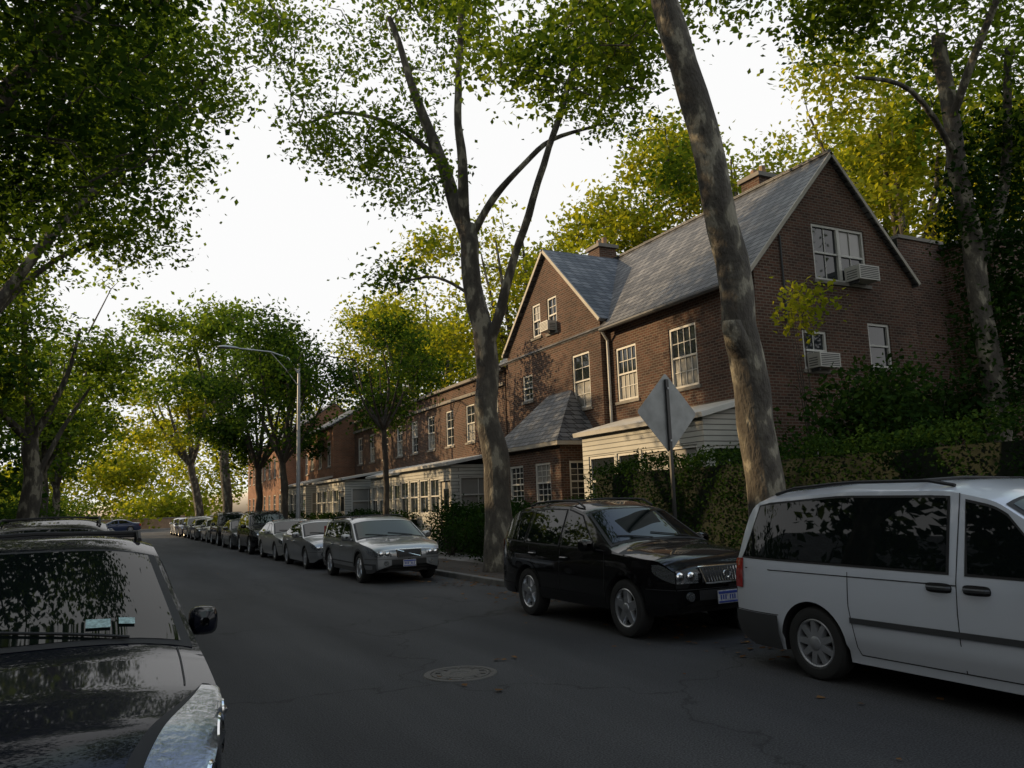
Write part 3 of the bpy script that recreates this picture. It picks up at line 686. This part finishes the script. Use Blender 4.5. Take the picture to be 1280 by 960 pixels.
    if gs=='v':
        for i in range(1,15):
            y_=-gy*.92+2*gy*.92*i/15; a=cap(1,y_,g1-.005);b=cap(1,y_*.93,g0+.005); tr.tube([a+Vector((.017,0,0)),b+Vector((.017,0,0))],.009,5,M['chrome'])
        a=cap(1,0,(g0+g1)/2)+Vector((.035,0,0)); tr.tube([a+Vector((0,.055*math.cos(t),.042*math.sin(t))) for t in np.linspace(0,6.283,17)],.008,5,M['chrome'])
    elif gs=='h':
        for i in range(1,5): patch(tr,lambda u,v: cap(1,u,g0+(g1-g0)*i/5+v),lin(-gy*.95,gy*.95,10),[0,.012],M['chrome'],.018,False)
    else:
        for i in range(1,12):
            y_=-gy+2*gy*i/12; a=cap(1,y_,g1);b=cap(1,y_*.93,g0); tr.tube([a+Vector((.015,0,0)),b+Vector((.015,0,0))],.005,4,M['clad'])
        a=cap(1,-gy*.9,g1);b=cap(1,gy*.9,g0); tr.tube([a+Vector((.02,0,0)),b+Vector((.02,0,0))],.011,5,M['chrome'])
    z0=cl+.07
    patch(tr,lambda u,v: cap(1,u,z0+.12+.12*v),lin(-.42,.42,10),lin(0,1,3),M['black'],.008,False)
    patch(tr,lambda u,v: cap(1,u,z0+.03+.015*v),lin(-.62,.62,10),[0,1],M['black'],.008,False)
    for s_ in (1,-1):
        p=cap(1,.54*s_,z0+.17); lm.tube([p+Vector((-.02,0,0)),p+Vector((.016,0,0))],[.062,.055],12,M['lamp'])
    p=cap(1,0,sp.get('plz',.5)); py_=sp.get('ply',0); tr.box((p.x+.022,py_,p.z),(.012,.305,.155),M['plate']); tr.box((p.x+.0295,py_,p.z+.052),(.006,.29,.03),M['plateb']); tr.box((p.x+.0295,py_,p.z-.058),(.006,.29,.02),M['plateb'])
    for i in range(7):
        if i!=3: tr.box((p.x+.030,py_-.108+i*.036,p.z-.003),(.004,.018,.055),M['plateb'])
    zq=sp.get('bz',.58)
    patch(tr,lambda u,v: side(u,zq+v),lin(max(wl[0]+Ra+.02,hx-.6),hx,8),[0,.008],M['black'],.003)
    patch(tr,lambda u,v: cap(1,u,zq+v),lin(-ys(hx,zq)*.98,ys(hx,zq)*.98,14),[0,.008],M['black'],.006,False)
    patch(tr,lambda u,v: side(u,zq+v),lin(-hx,wl[1]-Ra-.02,8),[0,.008],M['black'],.003)
    t0,t1=sp.get('tl',(.75,1.0))
    patch(lm,lambda u,v: side(u,t0+(min(t1,zse(u)[1])-t0)*v),lin(-hx,-hx+.14,6),lin(0,1,5),M['red'],.010)
    patch(lm,lambda u,v: cap(-1,u,t0+(t1-t0)*v),lin(ys(-hx,t0)*.72,ys(-hx,t0)*.97,5),lin(0,.96,5),M['red'],.012)
    p=cap(-1,0,.75); tr.box((p.x-.02,0,.75),(.012,.305,.155),M['plate'])
    xm=sp['mir']; ms=sp.get('ms',1); mo=sp.get('mo',.13); zm=belt(xm)+.10; y_=ys(xm,belt(xm))-.13+mo
    for s_ in (1,-1):
        rr=[]
        for i,(a,sc) in enumerate(((-.07,.5),(-.055,.85),(-.02,1),(.03,.95),(.07,.7),(.085,.3))):
            rr.append([Vector((xm+a,s_*(y_+.13)+.115*ms*sc*math.copysign(abs(math.cos(t))**.6,math.cos(t)),zm+.085*max(ms,1)*sc*math.copysign(abs(math.sin(t))**.6,math.sin(t)))) for t in np.linspace(0,6.2832,17)[:-1]])
        tr.grid(rr,sp.get('mmat',pt),closed=True)
        tr.grid([[Vector((xm-.0705,s_*(y_+.13)+.07*ms*c*math.cos(t),zm+.05*c*math.sin(t))) for t in np.linspace(0,6.2832,13)[:-1]] for c in (.01,1)],M['chrome'],closed=True)
        tr.tube([(xm,s_*(ys(xm,belt(xm))-.03),zm-.07),(xm,s_*(y_+.06),zm-.04)],.03,6,sp.get('mmat',pt))
    for s_,y1 in ((.55,-.05),(-.1,-.62)):
        pts=[]
        for t in (0,.25,.5,.75,1):
            xx=xb-.03-.12*t; yy=s_+(y1-s_)*t; ye=ys(xx,zse(xx)[1]); q=1-min(.99,abs(yy)/ye); c=sec(xx,2+q); pts.append((xx,yy,c.z+.022))
        tr.tube(pts,.008,4,M['black'])
    if sp.get('rails'):
        x0,x1=sp['rails']
        for s_ in (1,-1):
            pts=[]
            for i in range(9):
                x=x0+(x1-x0)*i/8; c=sec(x,2.12); pts.append((x,c.y*s_,c.z+(.015 if i in(0,8) else .055)))
            tr.tube(pts,.016,6,M['black'])
        for x in (x0+.35,x1-.35):
            c=sec(x,2.12); tr.tube([(x,c.y,c.z+.055),(x,0,c.z+.075),(x,-c.y,c.z+.055)],.014,6,M['black'])
    tr.build('trim',E,smooth=True,angle=30); gl.build('glass',E,smooth=True,angle=30); lm.build('lamps',E,smooth=True,angle=40)
    for xw in wl:
        for s_ in (1,-1):
            wb=MB(); wy=W0*fz(.36)-.012; rr=[]; n=36; Ri=R*.66
            prof=[(Ri,-.015),(Ri+.012,0),(R*.84,.008),(R*.95,-.004),(R*.985,-.03),(R,-.05),(R,-.17),(R*.97,-.2),(Ri,-.21)]
            for r_,y_ in prof: rr.append([(xw+r_*math.cos(2*math.pi*k/n),s_*(wy+y_),R+r_*math.sin(2*math.pi*k/n)) for k in range(n)])
            wb.grid(rr,M['rubber'],closed=True)
            rim=M[sp.get('rim','alloy')]; rr=[]
            for r_,y_ in ((Ri+.003,-.012),(Ri-.008,-.006),(Ri-.02,-.014),(Ri-.028,-.07),(Ri-.03,-.09)): rr.append([(xw+r_*math.cos(2*math.pi*k/n),s_*(wy+y_),R+r_*math.sin(2*math.pi*k/n)) for k in range(n)])
            wb.grid(rr,rim,closed=True)
            wb.grid([[(xw+r_*math.cos(2*math.pi*k/n),s_*(wy-.085),R+r_*math.sin(2*math.pi*k/n)) for k in range(n)] for r_ in (.001,Ri-.02)],M['black'],closed=True)
            ns=sp.get('spokes',5); sw=sp.get('sw',.075)
            for i in range(ns):
                a=2*math.pi*i/ns+.3; ca,sa=math.cos(a),math.sin(a)
                def q(r_,t_,y_): return (xw+ca*r_-sa*t_,s_*(wy+y_),R+sa*r_+ca*t_)
                r1=Ri-.012; vs=[q(.03,-sw*.62,-.012),q(.03,sw*.62,-.012),q(r1,sw*.42,-.016),q(r1,-sw*.42,-.016),q(.03,-sw*.8,-.06),q(.03,sw*.8,-.06),q(r1,sw*.55,-.07),q(r1,-sw*.55,-.07)]
                wb.add(vs,[(0,1,2,3),(0,4,5,1),(1,5,6,2),(2,6,7,3),(3,7,4,0)],rim)
            wb.grid([[(xw+r_*math.cos(2*math.pi*k/16),s_*(wy+y_),R+r_*math.sin(2*math.pi*k/16)) for k in range(16)] for r_,y_ in ((.065,-.03),(.062,-.006),(.045,.002),(.001,.004))],rim,closed=True)
            wb.build('wheel',E,smooth=True,angle=35)
    return E,dict(sec=sec,hx=hx,zse=zse,ys=ys)
SUV=dict(L=4.58,W=.905,R=.365,xf=1.44,xr=-1.18,cl=.31,sm=.26,
 top=[(-2.29,.98),(-2.26,1.08),(-2.13,1.34),(-1.92,1.60),(-1.65,1.70),(-.7,1.745),(-.1,1.73),(.30,1.64),(1.08,1.18),(1.25,1.13),(1.85,1.07),(2.10,1.02),(2.22,.95),(2.29,.88)],
 belt=[(-2.3,1.14),(-1.2,1.08),(1.2,1.03),(2.3,.96)],k=.34,
 wins=[(-2.0,-1.62,-1.32,-1.24),(-1.26,-1.16,-.22,-.18),(-.16,-.14,1.02,.28)],ws=(.34,1.10),rw=(-2.2,-1.98),
 seams=[[(-.17,1.05),(-.17,.40)],[(-1.15,1.08),(-1.05,.85),(-.78,.6),(-.78,.40)],[(1.0,1.04),(1.02,.8),(1.0,.40)],[(-.78,.40),(1.0,.40)]],
 handles=[(-.02,.93),(-.98,.96)],clad=.47,cladmat=P_black,hl=(1.98,.7,.0,.43,.71,.87),grille=(.37,.71,.88,'v'),plz=.52,ply=-.0,bz=.63,tl=(.85,1.15),mir=.76,rails=(-1.5,.15),spokes=5,sw=.09,tr=.16,tf=.20)
WAG=dict(L=4.73,W=.93,R=.345,xf=1.46,xr=-1.30,cl=.24,
 top=[(-2.365,.98),(-2.34,1.08),(-2.15,1.34),(-1.95,1.45),(-1.7,1.49),(-.5,1.53),(.15,1.505),(.42,1.44),(1.15,1.04),(1.35,1.0),(2.0,.91),(2.2,.86),(2.3,.80),(2.365,.76)],
 belt=[(-2.4,1.0),(2.4,.91)],k=.31,wins=[(-2.12,-1.9,-1.25,-1.22),(-1.16,-1.12,-.2,-.16),(-.10,-.08,1.05,.36)],ws=(.46,1.18),rw=(-2.28,-2.0),
 seams=[[(-.15,.93),(-.15,.36)],[(-1.2,.95),(-.82,.5),(-.82,.36)],[(1.02,.93),(1.0,.36)]],handles=[(0,.82),(-.96,.84)],
 clad=.46,mould=None,hl=(1.98,.7,0,.42,.62,.75),grille=(.30,.60,.76,'d'),plz=.46,bz=.56,tl=(.8,1.3),mir=.82,rails=(-1.8,.1),spokes=5,sw=.085)
SED=dict(L=4.6,W=.88,R=.32,xf=1.40,xr=-1.30,cl=.20,
 top=[(-2.3,.86),(-2.26,.95),(-2.15,1.01),(-1.6,1.06),(-.85,1.36),(-.4,1.42),(.05,1.42),(.35,1.36),(1.12,.99),(1.3,.94),(1.95,.84),(2.15,.78),(2.25,.71),(2.3,.66)],
 belt=[(-2.3,.94),(2.3,.86)],k=.36,wins=[(-1.45,-.85,-.2,-.15),(-.10,-.08,1.02,.32)],ws=(.38,1.14),rw=(-1.6,-.85),
 seams=[[(-.15,.9),(-.15,.3)],[(-1.2,.92),(-.8,.5),(-.8,.3)],[(1.0,.9),(.98,.3)]],handles=[(0,.79),(-.95,.81)],
 hl=(1.95,.7,0,.42,.56,.67),grille=(.3,.55,.66,'h'),plz=.42,bz=.5,tl=(.66,.88),mir=.8,spokes=7,sw=.05,rim='hubcap')
VAN=dict(L=4.75,W=.97,R=.335,xf=1.55,xr=-1.30,cl=.22,sm=.24,
 top=[(-2.375,1.0),(-2.36,1.1),(-2.30,1.42),(-2.2,1.68),(-2.02,1.77),(-1,1.83),(.1,1.81),(.5,1.72),(1.45,1.12),(1.7,1.05),(2.1,.93),(2.27,.82),(2.375,.7)],
 belt=[(-2.4,1.06),(2.4,1.0)],k=.26,tr=.10,crown=.09,
 wins=[(-2.27,-2.05,.14,.12),(.27,.25,1.35,.60)],ws=(.56,1.46),rw=(-2.34,-2.16),
 seams=[[(.20,1.70),(.20,.30)],[(-.85,1.02),(-.85,.72),(-.78,.30)],[(1.25,1.0),(1.18,.30)],[(-.78,.30),(1.18,.30)],[(-2.2,.985),(.20,.975)]],
 handles=[(.05,.95),(.37,.95)],hmat=M['clad'],mould=(-.84,1.12,.60,.05),hl=(1.98,.7,0,.5,.6,.73),grille=(.35,.58,.7,'h'),plz=.42,bz=.55,rbump=.55,tl=(.78,1.08),mir=1.0,mmat=M['clad'],rails=(-1.9,.1),spokes=9,sw=.055,rim='hubcap')
CRO=dict(L=4.62,W=.93,R=.35,xf=1.42,xr=-1.28,cl=.24,sm=.22,
 top=[(-2.31,.98),(-2.28,1.08),(-2.1,1.38),(-1.9,1.53),(-.9,1.62),(-.4,1.62),(-.12,1.56),(.90,1.10),(1.05,1.055),(1.6,.98),(1.95,.90),(2.15,.79),(2.26,.68),(2.31,.58)],
 belt=[(-2.3,1.08),(1.0,1.0),(2.3,.86)],k=.36,tf=.20,wins=[(-2.1,-1.8,-1.35,-1.25),(-1.28,-1.2,-.38,-.36),(-.3,-.3,.80,-.08)],ws=(-.10,.92),rw=(-2.25,-1.95),
 seams=[[(-.34,1.02),(-.34,.36)],[(.80,1.0),(.86,.36)],[(-1.2,1),(-.85,.5),(-.85,.36)]],handles=[(-.2,.90),(-1.1,.92)],
 hl=(1.75,.7,0,.50,.47,.60),swept=(1.52,2.28),grille=(.3,.44,.56,'h'),plz=.36,bz=.40,tl=(.85,1.2),mir=.45,ms=.72,mo=.06,mmat=P_dark,rails=(-1.6,-.4),spokes=5)
make_car('parked_minivan',7.0,6.76-2.375+.02,VAN,P_white)
make_car('parked_suv',6.9,10.19,SUV,P_black)
make_car('parked_station_wagon',6.38,20.3,WAG,P_silver)
make_car('parked_car',6.35,26.0,SED,P_silver)
make_car('parked_car',6.4,31.0,SED,P_champ)
yy=36.3
for sp,pt,nm in ((SUV,P_black,'parked_suv'),(SED,P_grey,'parked_car'),(SUV,P_black,'parked_suv'),(SED,P_champ,'parked_car'),(SED,P_grey,'parked_car'),(WAG,P_silver,'parked_station_wagon'),(SED,P_blue,'parked_car'),(SED,P_white,'parked_car')):
    make_car(nm,6.4+random.uniform(-.12,.12),yy,sp,pt); yy+=5.35+random.uniform(-.1,.3)
E,f=make_car('parked_car',-.39,3.42+2.31,CRO,P_dark)
mb=MB(); sec=f['sec']
def onws(x,y,dz):
    zs,ze,zt=f['zse'](x); ye=f['ys'](x,ze); q=1-abs(y)/ye; return Vector((x+dz*.5,y,sec(x,2+q).z+dz))
for (ya,yb,xa_,xb_) in ((.34,.46,.70,.78),(.50,.58,.69,.75)):
    mb.add([onws(xb_,ya,.016),onws(xb_,yb,.016),onws(xa_,yb,.016),onws(xa_,ya,.016)],[(0,1,2,3)],M['sticker'])
o=mb.build('windscreen_stickers',E)
make_car('parked_suv',-.6,12.6,dict(SUV,W=.9),P_black); make_car('parked_car',-.5,18.2,SED,P_grey); make_car('parked_car',-.45,23.8,SED,P_white)
for i,pt in enumerate((P_silver,P_black,P_champ,P_grey,P_blue)): make_car('parked_car',-.45,29.5+i*5.6,SED,pt)
make_car('passing_car',1.6,96.5,SED,P_blue,yaw=180)
# ------------------------------------------------------------ street furniture
E=empty('street_lamp',(8.15,37.9,.12)); mb=MB()
mb.tube([(0,0,0),(0,0,.5)],[.16,.14],12,M['galv']); mb.tube([(0,0,.5),(0,0,4),(0,0,8.5)],[.11,.09,.06],12,M['galv']); mb.build('post',E,smooth=True)
mb=MB(); mb.tube([(0,0,8.0),(-.5,0,8.75),(-1.3,0,9.0),(-2.9,0,9.1)],[.04,.04,.035,.03],8,M['galv']); mb.tube([(0,0,7.4),(-.6,0,8.2),(-1.3,0,8.97)],.02,6,M['galv']); mb.build('bracket_arm',E,smooth=True)
mb=MB(); rr=[]
for x,ry,rz in ((-2.75,.03,.03),(-2.85,.08,.06),(-3.1,.16,.09),(-3.4,.19,.1),(-3.6,.14,.07),(-3.68,.02,.02)):
    rr.append([(x,ry*math.cos(t),9.1+rz*math.sin(t)*(1 if math.sin(t)>0 else .6)) for t in np.linspace(0,6.2832,15)[:-1]])
mb.grid(rr,M['galv'],closed=True); mb.build('cobra_head',E,smooth=True,angle=60)
E=empty('traffic_sign',(8.15,10.35,.1),math.radians(6)); mb=MB()
mb.box((0,-.02,1.75),(.06,.035,3.6),M['iron']); mb.build('post',E)
mb=MB(); s=.66; r_=.05; pts=[]
for k in range(4):
    a=math.pi/2*k; cx,cz=math.cos(a)*(s-r_*1.41),math.sin(a)*(s-r_*1.41)
    for t in (-40,-20,0,20,40): pts.append((cx+r_*math.cos(a+math.radians(t)),cz+r_*math.sin(a+math.radians(t))))
n=len(pts); vs=[(x,.003,3.0+z) for x,z in pts]+[(x,.006,3.0+z) for x,z in pts]
mb.add(vs[:n],[tuple(range(n))],M['signback']); mb.add(vs[n:],[tuple(range(n))],pm('sign_yellow',(.7,.45,.03),.4))
for z in (2.55,3.4): mb.box((0,-.045,z),(.03,.02,.03),M['galv'])
mb.build('diamond_plate',E)
# ------------------------------------------------------------ trees
tree('plane_tree',[([(8.62,8.7,0),(8.5,8.7,1.9),(8.26,8.68,4.2),(7.92,8.7,6.7),(7.4,8.75,9.2),(6.9,8.8,11.5),(6.6,9,14)],.29,.16),
 ([(7.55,8.7,8.6),(7.9,9.7,10.1),(8.4,11.2,11.3),(8.6,13,12.2)],.11,.04),([(7.3,8.75,9.8),(8.8,8.6,11),(10.5,8.9,11.8),(12.5,9.4,12)],.12,.04),
 ([(8.34,8.66,3.65),(8.10,8.58,3.95),(7.99,8.54,4.12),(7.97,8.53,4.22)],.19,.12),
 ([(7.0,8.8,11.2),(5,9.5,13),(3,10,14)],.12,.04),([(6.9,8.8,11.2),(6.6,6,13),(6,3,14)],.12,.04)],
 [(7.8,12.3,11.0,2.3,2.2,1.5,80),(12.3,10.2,11.6,2.8,2.2,1.3,85),(7,9,15.2,6.5,6.5,2.6,240),(10,12.5,13,3,2.5,1.4,75),(3,9,14.5,3,4,1.8,60)],leaf=.15,per=42,crad=.42,thr=.0,sides=20)
B=Vector((8.7,17.9,0)); RR=Vector((.8891,-.4578,0)); FF=Vector((.4578,.8891,0))
def T(r,z,f=0): return B+RR*(r+.46)+FF*f+Vector((0,0,z))
tree('plane_tree',[([T(-.42,0),T(-.5,2.3),T(-.6,4),T(-.71,5.75),T(-.95,7.3,.1),T(-1.14,8.93,.2)],.35,.22),
 ([T(-1.1,8.6,.2),T(-1.78,11.15,.5),T(-2.4,13,.6),T(-3.1,15.3,.8)],.20,.07),
 ([T(-1.1,8.7,.2),T(-1.12,10.5,-.3),T(-1.12,12.25,-.6),T(-.89,15.25,-1)],.15,.06),
 ([T(-.68,5.5),T(-.3,6.4,-.2),T(.1,7.6,-.4),T(.68,9.3,-.6),T(1.5,11.7,-.5),T(2.37,14.2,-.3)],.15,.06),
 ([T(-1.05,8.5,.2),T(-.3,9.6,0),T(.4,10.3,-.2),T(1.3,11.3,.3),T(2.6,12,1)],.11,.04),
 ([T(-1.7,10.9,.5),T(-3,12.2,1),T(-4.5,12.8,1.3),T(-5.6,12.6,1.5)],.09,.03),
 ([T(-.9,7,.1),T(-1.9,7.6,.2),T(-3,7.5,.4)],.05,.02),
 ([T(2,13.2,-.3),T(3.4,13.3,-.6),T(4.5,13,-1)],.07,.03)],
 [(*T(-4.0,12.6,1.2),2.3,2.3,1.9,95),(*T(-2.6,10.0,.5),1.4,1.4,1.3,26),(*T(-1.5,15.5,0),3.6,3.6,1.9,120),(*T(2.6,13.4,0),2.6,2.6,2.2,100),(*T(3.4,10.8,.8),1.8,1.8,1.2,50),(*T(.5,17.5,0),6,6,2.4,90),(*T(-5,15.5,1),2.2,2.6,1.7,60),(*T(-3,8.0,.4),.9,.9,.5,14)],
 leaf=.145,per=38,crad=.38,thr=.03,sides=20)
tree('plane_tree',[([(-2.5,13,0),(-2.5,13,3),(-2.6,13.1,6)],.4,.3),([(-2.6,13.1,5.8),(-1.6,13.6,8),(-.4,14.3,10.5),(.6,15,12)],.2,.06),([(-2.6,13.1,5.8),(-3,12,8.5),(-3,10,12)],.2,.06),
 ([(-2.6,13.1,5.8),(-3.4,14.5,9),(-3.8,16,13)],.2,.06),([(-2.6,13.1,5.8),(-4.5,12.6,8.5),(-6.5,12,11)],.2,.06)],
 [(-1.3,14.2,9.3,2.7,2.7,3.2,250),(-3,11,11,3,4,4,150),(-5.5,12,11,4,4,4,150),(-.6,15.0,12.5,2.6,2.4,2.2,95),(-4,8,13,4,4,3,110)],leaf=.145,per=52,crad=.42,lm='leafD',thr=-.04)
tree('plane_tree',[([(-3.4,25.5,0),(-3.4,25.5,4),(-3.2,25.6,7)],.38,.28),([(-3.2,25.6,6.8),(-1.4,25.5,10),(1.4,24.8,13.5),(2.6,24.3,15.3)],.18,.05),([(-3.2,25.6,6.8),(-2.9,27,11),(-2,28.5,16)],.2,.05),
 ([(-3.2,25.6,6.8),(-5,25,10),(-7,24,13)],.18,.05),([(-3.2,25.6,6.8),(-1.5,27,9.5),(.7,28,11)],.12,.04)],
 [(2.0,24,15.2,2.9,2.6,2.3,120),(-.4,26,13.5,3.2,3.4,3.2,190),(.8,27.2,10.8,1.7,1.6,1.8,40),(-3.5,26.5,12,3.6,3.4,4.2,190),(-7.5,27,12.5,3,3.5,3,70)],leaf=.175,per=45,crad=.48,thr=-.02)
tree('plane_tree',[([(-2.6,37.5,0),(-2.55,37.5,3),(-2.6,37.4,5)],.42,.3),([(-2.6,37.4,4.8),(-1.6,37.2,7),(-1.0,37,9.5)],.18,.05),([(-2.6,37.4,4.8),(-2.9,37.4,8),(-3.2,37.5,12)],.22,.06),
 ([(-2.6,37.4,4.8),(-4,37,6.5),(-5.2,36.5,9)],.18,.05),([(-2.5,37.5,3),(-1.7,37.6,5),(-.6,38,7.2)],.14,.05)],
 [(-2.6,37.5,11,3.2,3.4,2.8,105),(-5.5,36,8.5,3,3.5,2.6,110),(.2,38,8.6,1.8,2.4,1.4,55),(-4.5,38,6,3,3,2.5,80)],leaf=.2,per=40,crad=.5,thr=.03)
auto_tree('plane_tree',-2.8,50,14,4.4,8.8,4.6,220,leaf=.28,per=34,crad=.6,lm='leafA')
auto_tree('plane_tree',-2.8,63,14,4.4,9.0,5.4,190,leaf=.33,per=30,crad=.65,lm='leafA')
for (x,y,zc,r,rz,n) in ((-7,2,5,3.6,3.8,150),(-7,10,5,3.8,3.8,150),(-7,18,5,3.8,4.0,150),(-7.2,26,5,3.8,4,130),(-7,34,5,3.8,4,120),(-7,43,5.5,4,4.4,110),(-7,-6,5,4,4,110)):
    auto_tree('occluder_tree',x,y,0,r,zc,rz,n,r0=.2,leaf=.34,per=26,crad=.55,lm='leafD',thr=-.15)  # trees added out of view to block low sky glow and sun
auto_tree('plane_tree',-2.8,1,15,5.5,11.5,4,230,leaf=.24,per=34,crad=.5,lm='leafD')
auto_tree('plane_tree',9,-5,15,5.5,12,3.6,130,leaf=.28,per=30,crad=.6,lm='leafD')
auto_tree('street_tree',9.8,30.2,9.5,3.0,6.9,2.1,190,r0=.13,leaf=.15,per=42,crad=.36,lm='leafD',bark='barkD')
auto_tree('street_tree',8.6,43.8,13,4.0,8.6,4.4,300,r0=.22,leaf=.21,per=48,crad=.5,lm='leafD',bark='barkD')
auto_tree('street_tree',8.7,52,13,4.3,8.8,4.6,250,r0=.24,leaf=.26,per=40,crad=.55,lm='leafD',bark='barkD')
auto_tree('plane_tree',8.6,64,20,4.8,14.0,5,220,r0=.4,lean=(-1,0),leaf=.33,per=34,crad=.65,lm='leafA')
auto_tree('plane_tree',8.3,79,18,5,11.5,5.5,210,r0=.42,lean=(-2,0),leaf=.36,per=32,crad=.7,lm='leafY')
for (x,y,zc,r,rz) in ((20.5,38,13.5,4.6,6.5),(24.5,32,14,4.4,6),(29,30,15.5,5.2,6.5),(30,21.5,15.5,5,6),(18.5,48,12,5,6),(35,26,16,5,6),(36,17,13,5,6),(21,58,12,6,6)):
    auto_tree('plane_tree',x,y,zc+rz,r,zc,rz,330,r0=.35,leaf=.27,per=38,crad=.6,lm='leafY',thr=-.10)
tree('ivy_covered_tree',[([(17.3,10.6,0),(17.25,10.6,4),(17.0,10.6,8),(16.7,10.5,12)],.3,.16),([(17.1,10.6,6.5),(18.2,10.4,8.5),(18.8,10.2,12)],.16,.08),([(16.9,10.5,9),(15.2,10.3,10.2),(13.6,10.4,10.2)],.08,.03),([(16.8,10.5,10),(16.5,9,12),(17,8,14)],.1,.04)],
 [(17,10.5,13.4,4,3,2.4,160),(19,10.4,10.6,2,2,2,60)],leaf=.16,per=38,crad=.42,thr=-.02,lm='leafA',ivy=[(17.9,10.5,4.6,1.3,1,2.0,150),(18.0,10.5,7.2,1.2,1,1.8,130),(18.6,10.3,9.4,.8,.8,1.4,60),(17.0,10.5,8.2,.5,.5,1.8,50),(19.4,10.3,6.5,1.2,1,3,110)])
hedge('hedge',10.9,12.0,3,17.2,.12,2.4)
hedge('hedge',10.9,11.9,17.4,27.2,.12,1.45,leaf=.08,dens=380)
hedge('hedge',10.9,11.8,31.5,47,.12,1.25,leaf=.11,dens=220)
hedge('hedge',-6,-5,8,60,.12,1.9,leaf=.16,dens=70)
hedge('hedge',10.9,11.8,48,85,.12,1.3,leaf=.18,dens=70)
bush('shrub',[(15.3,11.3,3.1,2.5,1.4,1.2,150),(15.6,11.3,1.6,2.6,1.4,1.2,120)],leaf=.13,per=70,crad=.26,lm='leafH')
bush('shrub',[(12.9,12.4,1.8,1.2,1.2,1.2,50)],leaf=.11,per=60,lm='leafH')
bush('shrub',[(20.5,9.5,1.9,2.5,1.8,1.7,110)],leaf=.13,per=60,crad=.26,lm='leafH')
bush('shrub',[(9.9,20.6,.9,.7,1.6,.75,60)],leaf=.09,per=60,lm='leafH')
bush('shrub',[(10.2,24.6,1.0,.6,1.6,.8,50)],leaf=.09,per=60,lm='leafH')
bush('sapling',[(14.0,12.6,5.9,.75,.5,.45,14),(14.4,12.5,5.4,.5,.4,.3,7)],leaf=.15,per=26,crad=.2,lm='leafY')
for (x,y,r,h) in ((-3,45,1.6,1.8),(-3.6,54,1.8,2.4),(-4,30,1.3,1.5),(-4.5,66,2.2,3),(-3,80,2.4,3.2),(-5,74,2.4,4)): bush('shrub',[(x,y,h*.55,r,r*1.6,h*.6,80)],leaf=.2,per=32,crad=.3,lm='leafD')
C=[]
for (x,y,zc,r,rz) in [(-34,118,7,7,6),(-22,116,6,5,5),(-10,122,5,4,4),(2,119,6.5,5,5),(14,122,9,6,7),(28,118,11,8,9),(-48,120,10,9,9),(45,122,11,9,9),(62,110,12,10,10),(-62,110,12,10,10),(7,135,9,7,6),(-4,140,8,7,5),(-18,125,7,8,6),(-28,122,7,8,6),(25,105,8,5,6),(-8,112,2.2,9,2),(6,112,2.2,8,2)]:
    for c in sample_ell((x,y,zc,r,r,rz,150),-.1,.15): C.append(c)
C=np.array(C); C=np.repeat(C,24,axis=0)+rng.normal(size=(len(C)*24,3))*.8
C[:,2]=np.maximum(C[:,2],.2)
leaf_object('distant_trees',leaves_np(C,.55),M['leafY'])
# ------------------------------------------------------------ light
az=math.radians(50); el=math.radians(17.5)
sd=Vector((-math.sin(az)*math.cos(el),math.cos(az)*math.cos(el),math.sin(el)))
sun=bpy.data.lights.new('sun','SUN'); sun.energy=5; sun.angle=math.radians(.5); sun.color=(1,.72,.40)
so=bpy.data.objects.new('sun',sun); COL.objects.link(so); so.rotation_euler=sd.to_track_quat('Z','Y').to_euler()
wd=bpy.data.worlds.new('World'); S.world=wd; wd.use_nodes=True; nt=wd.node_tree; bg=nt.nodes['Background']
sky=nt.nodes.new('ShaderNodeTexSky'); sky.sky_type='NISHITA'; sky.sun_disc=False; sky.sun_elevation=el; sky.sun_rotation=-az
sky.air_density=1.0; sky.dust_density=4; sky.ozone_density=1
hs=nt.nodes.new('ShaderNodeHueSaturation'); hs.inputs['Saturation'].default_value=.5
gm=nt.nodes.new('ShaderNodeGamma'); gm.inputs['Gamma'].default_value=1.9
vm=nt.nodes.new('ShaderNodeVectorMath'); vm.operation='MULTIPLY'; vm.inputs[1].default_value=(2.9,2.92,3.0)
vn=nt.nodes.new('ShaderNodeVectorMath'); vn.operation='MINIMUM'; vn.inputs[1].default_value=(6.5,6.5,6.5)
nt.links.new(sky.outputs[0],hs.inputs['Color']); nt.links.new(hs.outputs[0],gm.inputs['Color']); nt.links.new(gm.outputs[0],vm.inputs[0]); nt.links.new(vm.outputs[0],vn.inputs[0])
nt.links.new(vn.outputs[0],bg.inputs['Color']); bg.inputs['Strength'].default_value=.15
# ------------------------------------------------------------ camera
psi=math.radians(27.24); th=math.radians(8.42); ro=math.radians(2.0)
F=Vector((math.sin(psi)*math.cos(th),math.cos(psi)*math.cos(th),math.sin(th))); R0=Vector((math.cos(psi),-math.sin(psi),0)); U0=R0.cross(F)
Rc=R0*math.cos(ro)-U0*math.sin(ro); Uc=R0*math.sin(ro)+U0*math.cos(ro)
cam=bpy.data.cameras.new('camera'); co=bpy.data.objects.new('camera',cam); COL.objects.link(co)
mt=Matrix((Rc,Uc,-F)).transposed().to_4x4(); mt.translation=Vector((0,0,1.75)); co.matrix_world=mt
cam.sensor_width=36; cam.lens=28.1; cam.clip_end=3000; cam.clip_start=.05; S.camera=co
print('done')
